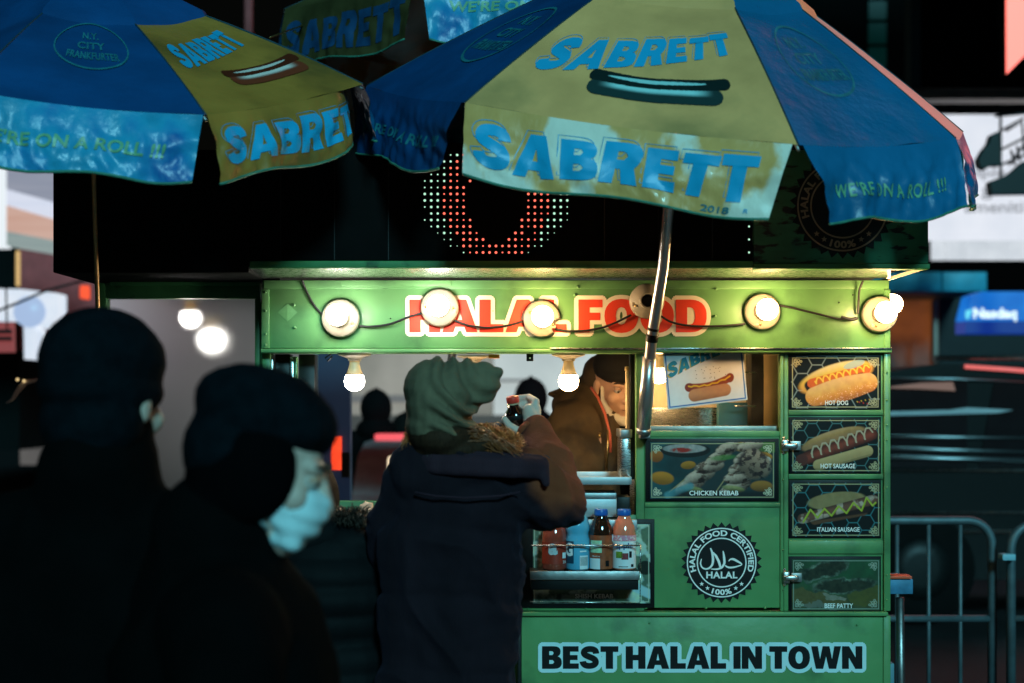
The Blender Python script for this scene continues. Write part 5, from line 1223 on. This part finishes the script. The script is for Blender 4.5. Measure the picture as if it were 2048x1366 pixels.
# ---- tall passer-by at the left, back to the camera ----
p1 = thing('person', 'tall blurred figure at the left in a dark cap and black coat, back turned', 'person', (at(200,1200,2.4).x, 2.4, 0))
Yb_ = 2.4
def b_(px, py, Y=Yb_): return at(px, py, Y)
M1 = Mrot(b_(218,800), 158, 5, 0, 1.05)
body = tf(HEAD, M1)+[(b_(205,900), .06, b_(200,1010), .075), ('e', b_(190,1260), (.20,.11,.26)), ('e', b_(190,1560), (.17,.11,.3)), (b_(60,1060), .06, b_(330,1060), .06),
      (b_(140,1750), .09, Vector((b_(140,1750).x, Yb_, .15)), .05), (b_(240,1750), .09, Vector((b_(240,1750).x, Yb_, .15)), .05)]
blob('body', body, .0065, M_skinp, p1, 2)
blob('knitted_cap', tf([('e',(0,.020,.060),(.094,.112,.088)), ('e',(0,.020,.015),(.094,.110,.055)), ('e',(0,.04,-.035),(.086,.075,.075))], M1), .007, M_cap, p1, 2, fold=lambda v: .003*noise.noise(v*18))
ck = [(M1 @ Vector((0,.03,-.115)), .088, b_(200,1060), .12), (b_(200,1010), .105, b_(200,1040), .12), ('e', b_(190,1280), (.245,.16,.28)), ('e', b_(190,1600), (.22,.15,.35)), (b_(20,1095), .095, b_(370,1090), .095),
      (b_(0,1110), .085, b_(-40,1500), .075), (b_(395,1110), .085, b_(440,1500), .075), (b_(205,930), .098, b_(205,1000), .11), (b_(215,880), .080, b_(210,940), .09)]
blob('coat', ck, .010, M_coat, p1, 2, fold=cloth_fold(.012, (5,3,4)))

# ---- someone in a fur-trimmed jacket between them ----
p5 = thing('person', 'customer in a dark fur-trimmed puffer jacket half hidden beside the woman, hand at the counter', 'person', (at(700,1200,3.5).x, 3.5, 0))
Yc_ = 3.52
def c_(px, py, Y=Yc_): return at(px, py, Y)
M5 = Mrot(c_(600,1010,3.55), 150, 10, 0, .90)
body = tf(HEAD, M5)+[('e', c_(650,1170), (.14,.09,.2)), ('e', c_(650,1350), (.13,.09,.2)), (c_(590,1075), .045, c_(700,1075), .045), (c_(620,1500), .07, Vector((c_(620,1500).x, Yc_, .15)), .05), (c_(680,1500), .07, Vector((c_(680,1500).x, Yc_, .15)), .05),
     (c_(705,1085), .045, c_(745,1130,3.6), .038), (c_(745,1130,3.6), .036, c_(742,1050,3.72), .024), (c_(742,1050,3.72), .022, c_(738,1032,3.75), .018),
     (c_(738,1036,3.75), .010, c_(726,1022,3.78), .007), (c_(738,1032,3.75), .010, c_(722,1012,3.77), .007), (c_(740,1030,3.75), .010, c_(732,1006,3.78), .007), (c_(742,1030,3.75), .009, c_(742,1008,3.77), .007), (c_(742,1036,3.75), .010, c_(750,1020,3.74), .008)]
blob('body', body, .0055, M_skin, p5, 2)
M_puf = mat('black puffer cloth', (.004,.005,.006), .7, spec=.12, var=.2, bump=.2, bs=30)
blob('puffer_jacket', [('e', c_(650,1190), (.19,.14,.18)), ('e', c_(650,1340), (.19,.14,.2)), ('e', c_(650,1500), (.18,.14,.2)), (c_(580,1090), .08, c_(710,1090), .08), (c_(715,1100), .065, c_(748,1140,3.6), .06), (c_(748,1140,3.6), .055, c_(743,1065,3.71), .042)], .008, M_puf, p5, 2,
     fold=lambda v: .010*abs(math.sin(v.z/.07*math.pi))+.004*noise.noise(v*12))
blob('hood', [('e', c_(600,1000,3.55), (.10,.11,.12)), ('e', c_(620,1070,3.52), (.12,.11,.08))], .008, M_puf, p5, 2)
strands('fur_trim', 260, lambda g: c_(672+g.random()*40, 1038+g.random()*18, 3.45+g.random()*.05), lambda g: c_(665+g.random()*80, 1015+g.random()*40, 3.40+g.random()*.08), .006, p5, mat('dark fur', (.05,.035,.025), .7), r=.0009, seed=9)

# ---- far pedestrians seen through the serving window ----
def walker(px, py, Y, hgt_px, label, colr, yaw=0):
    s = Y/F; c = at(px, py, Y); t = thing('person', label, 'person', (c.x, Y, 0), 'pedestrians beyond the serving window')
    M = Mrot(c+Vector((0,0,-.12)), yaw, 0, 0, 1.0)
    z = c.z
    body = tf(HEAD, M)+[('e', c+Vector((0,0,-.50)), (.17,.11,.24)), ('e', c+Vector((0,0,-.85)), (.15,.11,.2)), (Vector((c.x-.08,Y,z-.95)), .08, Vector((c.x-.09,Y,.08)), .05), (Vector((c.x+.08,Y,z-.95)), .08, Vector((c.x+.09,Y,.08)), .05),
       (Vector((c.x-.2,Y,z-.36)), .055, Vector((c.x-.24,Y,z-.85)), .04), (Vector((c.x+.2,Y,z-.36)), .055, Vector((c.x+.24,Y,z-.85)), .04)]
    blob('body', body, .014, M_skin, t, 1)
    m_ = mat('dark street coat', tuple(x*.35 for x in colr), .9, spec=.1, bump=.3, bs=20)
    blob('coat', [('e', c+Vector((0,0,-.52)), (.23,.16,.26)), ('e', c+Vector((0,0,-.85)), (.22,.16,.26)), (Vector((c.x-.17,Y,z-.36)), .09, Vector((c.x-.27,Y,z-.85)), .07), (Vector((c.x+.17,Y,z-.36)), .09, Vector((c.x+.27,Y,z-.85)), .07)], .016, m_, t, 1)
    blob('hood', [('e', c+Vector((0,0,-.10)), (.125,.14,.15)), ('e', c+Vector((0,.0,-.27)), (.16,.14,.10)), (c+Vector((0,.04,.0)), .04, c+Vector((0,.03,.05)), .015)], .012, m_, t, 1)
walker(752, 790, 11.0, 0, 'hooded pedestrian in black seen through the left of the serving window', (.010,.010,.011), 180)
walker(1062, 768, 10.5, 0, 'small far pedestrian in dark red behind the raised bottle', (.035,.012,.014), 200)
walker(812, 836, 11.5, 0, 'short far pedestrian beside the hooded one, close to the hat', (.02,.018,.016), 180)

# =================================================================== STREET BEHIND
def em(name, colr, s=1.0, noisy=None, sc=3, stretch=None):
    m = mat(name, (.02,.02,.02), .4, emit=colr, es=s, var=0)
    if noisy:
        n = m.node_tree.nodes; l = m.node_tree.links; t = n.new('ShaderNodeTexNoise'); t.inputs['Scale'].default_value = sc; t.inputs['Detail'].default_value = 4
        tc = n.new('ShaderNodeTexCoord'); mp = n.new('ShaderNodeMapping'); mp.inputs['Scale'].default_value = stretch or (1,1,1); l.new(tc.outputs['Object'], mp.inputs[0]); l.new(mp.outputs[0], t.inputs['Vector'])
        cr = n.new('ShaderNodeValToRGB'); cr.color_ramp.elements[0].position = .35; cr.color_ramp.elements[1].position = .65
        cr.color_ramp.elements[0].color = (*noisy, 1); cr.color_ramp.elements[1].color = (*colr, 1); l.new(t.outputs['Fac'], cr.inputs[0]); l.new(cr.outputs[0], n['Principled BSDF'].inputs['Emission Color'])
    return m
def pbox(name, m, parent, px0, py0, px1, py1, Y, dep=.3, bv=.0, loc=None):
    return MB().box(cx(px0,Y), cx(px1,Y), Y, Y+dep, cz(py1,Y), cz(py0,Y), bv).obj(name, m, parent, loc)
M_dark = mat('night dark stone', (.003,.005,.005), .9, var=.3, vs=1.5, spec=.1)
M_dark2 = mat('dark facade', (.02,.035,.032), .7, var=.3, vs=1.5)
# far dark blocks
b1 = thing('office_building', 'dark building mass right of the cart with a framed billboard and shop awning', 'building', (12, 22, 0))
MB().box(cx(1500,20), cx(2900,20), 20, 32, 0, 14, .0).obj('wall', M_dark, b1)
for (y0, y1) in ((-40,-6),(2,38),(46,86),(94,132)): pbox('window', mat('teal lit window', (.01,.02,.02), .3, emit=(.0,.030,.026), es=.35, var=0), b1, 1738, y0, 1773, y1, 19.95, .04)
fr = mat('beige billboard frame', (.34,.23,.14), .5)
bb = thing('framed_billboard', 'switched-off black billboard in a beige frame at the top right', 'billboard', at(1960, 90, 16))
pbox('screen', M_flatblack, bb, 1842, -200, 2400, 176, 16, .2)
pbox('frame', mat('teal grey billboard frame', (.05,.09,.08), .5), bb, 1822, -200, 1841, 199, 15.95, .25); pbox('frame', fr, bb, 1822, 178, 2400, 198, 15.9, .25)
pk_ = thing('pink_screen', 'glowing salmon pink screen panel in the top right corner', 'screen', at(2080, 40, 12))
MB().prism([(cx(2012,12), cz(-400,12)), (cx(2014,12), cz(147,12)), (cx(2120,12), cz(40,12)), (cx(3300,12), cz(40,12)), (cx(3300,12), cz(-1400,12)), (cx(2005,12), cz(-1400,12))], 12, 12.02).obj('screen', em('salmon pink screen', (1.0,.17,.13), 2.2), pk_)  # stretched far out of view to throw red light on the umbrella
MB().box(cx(2012,12), cx(3300,12), 12.021, 12.2, cz(40,12), cz(-1400,12)).obj('housing', M_flatblack, pk_)  # black backing added to stop red light spilling behind the screen
MB().prism([(cx(2015,12), cz(40,12)), (cx(2016,12), cz(146,12)), (cx(2119,12), cz(40,12))], 12.021, 12.2).obj('housing_corner', M_flatblack, pk_)
ws = thing('white_screen', 'large white advertising screen with grey words at the right', 'screen', at(1990, 350, 17))
pbox('screen', em('white advertising screen', (.80,.84,.92), 1.0, (.72,.77,.86), 2), ws, 1851, 229, 2500, 478, 17, .2)
mg = em('grey letters on screen', (.30,.32,.36), 1.0)
def ftxt(body, rect, Y, m, parent, off=.02, mat_l=.01): return flat_text('lettering', body, rect, Y, m, parent, off=off, lift=mat_l)
for body, rect in (('mple', (1931,336,2012,361)), ('y g', (1928,374,1984,400)), ('ameniti', (1928,404,2046,426))): ftxt(body, rect, 17, mg, ws)
wr = thing('lit_window_row', 'row of white lit panes under the white screen', 'windows', at(1990, 500, 17))
x = 1864
for wd in (30,40,41,41,42,42,60,60):
    pbox('pane', em('white lit pane', (.72,.78,.84), .95, (.6,.66,.72), 4), wr, x, 481, x+wd-3, 520, 17, .05); x += wd
pbox('mullion_rail', M_black, wr, 1862, 521, 2300, 530, 16.95, .15)
aw = thing('shop_awning', 'teal shop awning beyond the right end of the cart', 'awning', at(1880, 565, 14))
Y = 14
for (x0_, x1_) in ((1740,1883),(1885,1974)):
    MB().box(cx(x0_,Y), cx(x1_,Y), Y, Y+1.2, cz(583,Y), cz(544,Y), .01).obj('awning_panel', mat('teal awning face', (.03,.34,.45), .5), aw)
sf = thing('corner_shop', 'brown glowing shop front under the teal awning', 'shop', at(1850, 700, 14.6))
pbox('lit_interior', em('brown shop interior glow', (.20,.055,.012), .75, (.015,.008,.006), 1.6), sf, 1740, 600, 1868, 735, 15.2, .1)
pbox('pillar', mat('pale pillar', (.4,.3,.24), .6), sf, 1868, 600, 1876, 725, 14.6, .1)
pbox('door', M_black, sf, 1878, 590, 2300, 1000, 15, .1)
ns = thing('blue_shop_sign', 'glowing blue sign with white lettering at the right edge', 'sign', at(1990, 625, 13))
Y = 13
MB().prism([(cx(1931,Y),cz(640,Y)),(cx(1944,Y),cz(590,Y)),(cx(1965,Y),cz(583,Y)),(cx(2300,Y),cz(583,Y)),(cx(2300,Y),cz(641,Y))], Y, Y+.3).obj('sign_box', em('blue lit sign', (.01,.20,.72), .95, (.005,.12,.55), 3), ns)
pbox('sign_base', em('deep blue lit base', (.004,.03,.30), .8), ns, 1931, 642, 2300, 666, Y, .3)
flat_text('lettering', 'Nasdaq', (1946,616,2033,643), Y, em('white lit letters', (.75,.95,1.0), 1.2), ns, off=.045, lift=.01)
MB().prism([(cx(1930,Y),cz(622,Y)),(cx(1944,Y),cz(618,Y)),(cx(1936,Y),cz(638,Y)),(cx(1931,Y),cz(638,Y))], Y-.02, Y-.005).obj('logo_mark', em('cyan mark', (.15,.75,.95), 1), ns)
# lamp head and camera gear in front of the white screen
lg = thing('street_camera_mast', 'black silhouette of a mast arm with camera housing and cage before the white screen', 'mast', at(2000, 300, 12))
Y = 12
MB().prism([(cx(a,Y),cz(b__,Y)) for a,b__ in ((1998,262),(1984,268),(1979,285),(1968,298),(1957,318),(1960,332),(1972,338),(1982,330),(2003,330))], Y, Y+.12).obj('camera_housing', M_black, lg)
MB().prism([(cx(a,Y),cz(b__,Y)) for a,b__ in ((1980,362),(2003,354),(2022,345),(2048,322),(2100,300),(2100,386),(1984,388))], Y, Y+.12).obj('bracket_plate', M_black, lg)
b = MB()
for p_ in ([(2001,232),(2001,360)],[(2001,262),(2048,236)],[(2001,300),(2100,250)],[(2012,262),(2044,244),(2048,290),(2018,330)],[(2022,300),(2030,330)],[(2034,292),(2040,322)],[(2046,286),(2052,312)],[(2001,330),(2100,290)],[(1990,232),(2100,222)]):
    b.tube([at(a,c__,Y+.05) for a,c__ in p_], .012, 6)
b.obj('cage_bar', M_black, lg); MB().tube([at(2100,-100,Y), at(2100,1150,Y)], .06, 10).obj('mast', M_black, lg)

# ---- left background ----
ls = thing('ribbed_screen', 'curved video screen with white, peach and grey bands at the left edge', 'screen', at(60, 430, 15))
Y = 15
def quad(name, m, parent, pts, Y, dep=.15):
    return MB().prism([(cx(a,Y), cz(b__,Y)) for a, b__ in pts], Y, Y+dep).obj(name, m, parent)
quad('white_edge', em('white screen edge', (.82,.88,.92), 1), ls, [(-200,300),(12,300),(12,495),(-200,495)], Y)
def band(ya, yb, yc, yd, colr, c2=None): quad('screen_band', em('screen band', colr, .9, c2 or colr, 2, (.3,1,6)), ls, [(13,ya),(107,yb),(107,yd),(13,yc)], Y)
band(300,330,378,404, (.33,.34,.42), (.25,.27,.36)); band(378.5,404.5,410,438, (.80,.82,.95), (.7,.75,.9)); band(410.5,438.5,462,480, (.62,.36,.28), (.68,.44,.36)); band(462.5,480.5,491,508, (.33,.40,.38), (.26,.32,.32))
pb = thing('pink_building', 'dusky pink lit facade under the video screen', 'building', at(110, 560, 18))
Y = 18
quad('wall', mat('dusky pink wall', (.50,.085,.085), .7), pb, [(40,480),(215,480),(215,700),(40,700)], Y, 2)
quad('dark_wall', M_dark, pb, [(-300,200),(39,200),(39,900),(-300,900)], Y+.5, 2)
lt = thing('orange_lamp', 'small orange light on the pink facade', 'lamp', at(166, 583, 17)); quad('lamp_glass', em('orange lamp', (1,.09,.02), 1.1), lt, [(160,571),(175,571),(175,598),(160,596)], 17, .1)
yl = thing('yellow_tube_light', 'upright yellow tube light at the left edge', 'lamp', at(36, 535, 16)); MB().tube([at(36,502,16), at(36,572,16)], .022, 10).obj('tube', em('yellow tube', (.75,.50,.20), 1), yl)
cs = thing('clock_sign', 'white lit sign with a pale blue round face at the left edge', 'sign', at(60, 630, 13))
Y = 13
quad('sign_box', em('white lit sign', (.66,.76,.90), .95, (.8,.86,.95), 3), cs, [(-200,575),(40,578),(113,586),(113,625),(95,660),(60,640),(-200,640)], Y, .3)
quad('sign_box', em('white lit sign', (.66,.76,.90), .95, (.8,.86,.95), 3), cs, [(38,640.5),(60,640.5),(80,652),(72,694),(40,694)], Y, .3)
MB().lathe([(1e-4,0),(.14,.0),(.145,.03),(.14,.05)], (cx(62,Y), Y-.06, cz(624,Y)), (0,1,0), 28).obj('round_face', em('pale blue face', (.45,.60,.88), .85), cs)
for v in cs.children[-1].data.vertices: v.co.x = (v.co.x-(cx(62,Y)-cs.location.x))*.62+(cx(62,Y)-cs.location.x); v.co.z = (v.co.z-(cz(624,Y)-cs.location.z))*1.35+(cz(624,Y)-cs.location.z)
wrs = thing('overhead_wires', 'dark wires crossing in front of the white lit sign', 'wires', at(60, 590, 12)); b = MB(); b.tube([at(-50,640,12), at(50,600,12), at(90,582,12), at(170,560,12)], .012, 6); b.tube([at(12,570,12), at(14,660,12)], .008, 6); b.obj('wire', M_black, wrs)
ps_ = thing('pink_poster', 'small pink notice with dark lettering at the left edge', 'sign', at(12, 675, 12)); quad('board', em('pink notice', (.30,.06,.06), .8), ps_, [(-80,646),(26,644),(27,704),(-80,706)], 12, .05)
for yy in (659,673): quad('letter_block', M_black, ps_, [(-40,yy),(22,yy),(22,yy+8),(-40,yy+8)], 11.96, .03)
ck_ = thing('bicycle_handlebar', 'pale curved handlebar catching light in the dark at the left', 'bicycle', at(50, 790, 6))
MB().tube([at(12,806,6), at(24,800,6), at(38,778,6), at(52,764,6), at(76,760,6)], [.004,.008,.012,.012,.006], 8).obj('handlebar', mat('pale painted tube', (.7,.6,.6), .4), ck_)
for q in ((35,759),(48,762)): MB().sphere(at(q[0],q[1],5.98), .008, 8).obj('reflector', em('amber reflector', (.9,.65,.3), .8), ck_)

# ---- view through the serving window and fogged pane ----
pw = thing('pale_lit_wall', 'hazy pale illuminated hoarding far behind the cart', 'hoarding', (cx(700,20), 20, 0))
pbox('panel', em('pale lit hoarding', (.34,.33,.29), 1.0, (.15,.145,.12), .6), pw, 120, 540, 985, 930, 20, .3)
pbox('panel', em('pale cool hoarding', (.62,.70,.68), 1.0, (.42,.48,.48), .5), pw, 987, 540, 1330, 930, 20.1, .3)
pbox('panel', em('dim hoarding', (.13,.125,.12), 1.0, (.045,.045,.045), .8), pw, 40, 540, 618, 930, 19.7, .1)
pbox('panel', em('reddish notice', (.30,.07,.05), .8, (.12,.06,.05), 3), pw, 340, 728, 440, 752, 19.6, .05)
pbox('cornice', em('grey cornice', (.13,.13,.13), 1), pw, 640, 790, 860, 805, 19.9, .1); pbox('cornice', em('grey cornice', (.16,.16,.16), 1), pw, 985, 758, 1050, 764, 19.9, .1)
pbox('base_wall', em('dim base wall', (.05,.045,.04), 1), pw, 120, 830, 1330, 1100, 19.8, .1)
for i, (px, py) in enumerate(((838,750),(846,757),(858,747),(850,742),(866,762),(868,770),(836,762))):
    t = thing('far_light', 'far round light '+['at the left of','second from the left in','at the top of','just above the middle of','at the right of','lowest right in','lowest left in'][i]+' the cluster over the hooded pedestrian', 'light', at(px,py,19), 'cluster of far round lights'); MB().sphere(at(px,py,19), .035, 10).obj('globe', em('far light', (.75,.9,.9), 2.2), t)
kb = thing('bus_shelter_panel', 'dark blue street panel behind the left end of the serving window', 'panel', at(665, 800, 6))
pbox('panel', mat('blue black panel', (.02,.035,.07), .35, emit=(.012,.028,.065), es=.4, var=0), kb, 636, 700, 700, 1010, 6.2, .08)
pbox('edge', M_steel_d, kb, 628, 700, 635, 1010, 6.18, .08)
pbox('red_strip', em('orange red strip', (1,.07,.02), 1.3, (.5,.03,.01), 12), kb, 662, 873, 682, 940, 6.15, .03)
pbox('dark_strip', M_black, kb, 683, 905, 699, 955, 6.14, .03)
M_carb = mat('glossy black car paint', (.0025,.003,.003), .3, var=.1, spec=.35)
def car(name, label, x0, x1, Y, zr, body_m, dep=1.8, strips=True, glass=None, cat='car', hb=None):
    """side-on vehicle; x0..x1 metres, roof at zr"""
    t = thing(name, label, cat, ((x0+x1)/2, Y+dep/2, 0)); L = x1-x0; hb = hb or zr*.58
    P = [(0,.30),(L,.30),(L,hb*.75),(L*.98,hb*.95),(L*.80,hb),(L*.72,zr*.93),(L*.62,zr),(L*.20,zr),(L*.10,zr*.95),(L*.03,hb*1.02),(0,hb*.9)]
    MB().prism([(x0+a, z) for a, z in P], Y, Y+dep).obj('body', body_m, t)
    g_ = glass or mat('dark car glass', (.01,.012,.014), .06, coat=1)
    for (a, b__) in ((.10,.24),(.255,.44),(.455,.61)):
        MB().prism([(x0+L*a, hb*1.04), (x0+L*b__, hb*1.04), (x0+L*min(b__, .60), zr*.95), (x0+L*(a+.02), zr*.94)], Y-.012, Y-.002).obj('window', g_, t)
    MB().prism([(x0+L*.62, hb*1.04), (x0+L*.78, hb*1.04), (x0+L*.71, zr*.92), (x0+L*.63, zr*.95)], Y-.012, Y-.002).obj('window', g_, t)
    for a in (.18,.80):
        wq = MB().lathe([(.20,0),(.36,.0),(.37,.03),(.37,.2),(.34,.22)], (x0+L*a, Y-.03, .37), (0,1,0), 26).obj('wheel', mat('tyre', (.006,.006,.006), .95, spec=.1), t)
        MB().lathe([(1e-4,-.012),(.10,-.01),(.20,-.004),(.21,.02)], (x0+L*a, Y-.04, .37), (0,1,0), 18).obj('rim', M_black, wq)
    if strips:
        for z, r, in ((hb*1.02,.010),(hb*.74,.008),(.62,.012)): MB().tube([(x0+.05, Y-.012, z), (x0+L*.75, Y-.012, z), (x1-.05, Y-.012, z*.97)], r, 8).obj('chrome_strip', M_steel, t)
        MB().tube([(x0+L*.2, Y+.03, zr+.04), (x0+L*.6, Y+.03, zr+.04)], .018, 8).obj('roof_rail', M_steel, t)
        MB().box(x0-.02, x0+.04, Y+.05, Y+.35, hb*.70, hb*.95, .01).obj('tail_light', em('tail light', (1,.05,.02), .8), t)
    return t
M_carb = mat('glossy black car paint', (.0025,.003,.003), .3, var=.1, spec=.35)
k = car('parked_suv', 'long glossy black van with chrome lines on the street behind the cart', cx(1560,9.5), cx(1560,9.5)+5.2, 9.5, 1.74, M_carb, cat='van')
Y = 9.48
M_trim = mat('polished trim', (.42,.44,.46), .35, 1, var=.2, vs=1.5)
def streak(px0, py0, px1, py1, r, colr, s=.8, bow=0):
    c = at((px0+px1)/2, (py0+py1)/2-bow, Y); MB().tube([at(px0,py0,Y), c, at(px1,py1,Y)], r, 8).obj('chrome_trim' if colr else 'roof_streak', M_trim if colr else em('red glowing streak', (.8,.16,.15), 1), k)  # highlight streak on the roof is an added glowing tube
streak(1700,755,2120,768,.007,(.42,.28,.28),.7,4); streak(1930,733,2120,748,.014,None,.8,1)
streak(1700,872,2120,877,.010,(.50,.30,.28),.7); streak(1700,894,2120,906,.010,(.22,.34,.46),.7); streak(1700,913,2120,922,.014,(.10,.42,.55),.75)
MB().prism([(cx(a,Y),cz(b__,Y)) for a,b__ in ((1760,776),(1840,766),(1905,764),(1910,782),(1840,778))], Y-.01, Y).obj('window_patch', em('dull brown glow over the window', (.22,.12,.09), .8), k)  # glowing patch laid on the van's side window
MB().prism([(cx(a,Y),cz(b__,Y)) for a,b__ in ((1740,824),(1900,820),(1935,815),(2026,820),(1995,826),(1850,830),(1740,832))], Y-.01, Y).obj('door_trim', M_trim, k)
xc_ = cx(985,10.6); k2 = car('patrol_car', 'white car with red roof lights facing the serving window from the street behind', xc_-2.2, xc_+2.2, 9.7, 1.20, mat('white car paint', (.75,.80,.84), .3), strips=False, hb=.88)
# front of the car: the side that turns to the camera after the turn below
for y0_, y1_, colr in ((9.72,10.10,(.85,.10,.12)), (10.12,10.5,(.8,.75,.95)), (10.52,11.4,(.7,.10,.12))): MB().box(xc_-.2, xc_, y0_, y1_, 1.205, 1.245, .01).obj('light_bar', em('light bar', colr, 1.2), k2)
for y0_, y1_ in ((10.01,10.10),(11.10,11.19)): MB().box(xc_+2.17, xc_+2.22, y0_, y1_, 1.06, 1.17, .02).obj('headlight', em('white glow headlight', (1,.78,.52), 1.2), k2)
MB().box(xc_+2.18, xc_+2.215, 10.1, 11.1, .55, .70, .01).obj('grille', M_black, k2)
MB().prism([(9.85,.90),(11.35,.90),(11.2,1.16),(10.0,1.16)], 0, .02).obj('t', M_black, k2)
o_ = k2.children[-1]; o_.name = 'windscreen'; n_ = k2.location
for v in o_.data.vertices:
    X, Z = v.co.x+n_.x, v.co.z+n_.z; v.co = Vector((xc_+1.76-(Z-.86)*.55+.01, X, Z))-Vector((n_.x, n_.y, 0))
k2.rotation_euler.z = R(-90)

# ---- crowd barriers at the right ----
M_galv = mat('galvanised barrier tube', (.10,.15,.17), .55, .5, var=.2, vs=20)
def barrier(px0, px1, Y, label, left_round=False, py_top=1041):
    t = thing('crowd_barrier', label, 'barrier', (cx((px0+px1)/2,Y), Y, 0), 'steel crowd barriers'); r = .017
    zt_ = cz(py_top, Y); x0, x1 = cx(px0,Y), cx(px1,Y); zb = .18; q = .09
    arc = lambda xc, zc, a0, a1: [(xc+q*math.cos(R(a)), Y, zc+q*math.sin(R(a))) for a in np.linspace(a0, a1, 8)]
    P = [(x0,Y,zb)]+arc(x0+q, zt_-q, 180, 90)+arc(x1-q, zt_-q, 90, 0)+[(x1,Y,zb)]
    MB().tube(P, r, 12).obj('frame', M_galv, t); MB().tube([(x0,Y,zb),(x1,Y,zb)], r, 12).obj('lower_rail', M_galv, t)
    zm = cz(1237, Y); MB().tube([(x0,Y,zm),(x1,Y,zm)], r*.8, 10).obj('mid_rail', M_galv, t)
    n = int((x1-x0)/.118)
    for i in range(1, n):
        X = x1-i*.118; MB().tube([(X,Y,zb),(X,Y,zt_)], .008, 8).obj('bar', M_galv, t)
    for X in (x0+.1, x1-.1): MB().box(X-.03, X+.03, Y-.25, Y+.25, .145, .16, .002).obj('foot', M_galv, t)
    return t
barrier(1400, 1984, 5.3, 'steel crowd barrier with rounded corner just right of the cart')
t = barrier(2022, 2700, 5.2, 'second steel crowd barrier cut by the right edge', py_top=1048)
boxo('coupling', mat('pale blue coupling', (.2,.45,.55), .5), t, cx(1996,5.2), cx(2022,5.2), 5.15, 5.2, cz(1118,5.2), cz(1106,5.2))
bk = thing('tow_bracket', 'blue steel bracket with a red strap sticking out of the cart end', 'bracket', at(1808, 1180, CY+.1))
boxo('bracket', mat('blue painted steel', (.05,.20,.34), .5, var=.3, vs=30), bk, cx(1782), cx(1836), CY+.05, CY+.2, cz(1193), cz(1163))
boxo('strap', mat('orange red strap', (.75,.10,.04), .5), bk, cx(1784), cx(1832), CY+.04, CY+.1, cz(1161), cz(1156), .0005)
MB().tube([at(1800,1195,CY+.1), at(1803,1500,CY+.1)], .012, 8).obj('strut', M_steel_d, bk)
boxo('side_tank', mat('pale blue tank', (.10,.25,.30), .5), bk, cx(1783), cx(1800), CY+.06, CY+.16, cz(1420), cz(1335))
# red light raking the right-hand umbrella comes from the salmon screen above
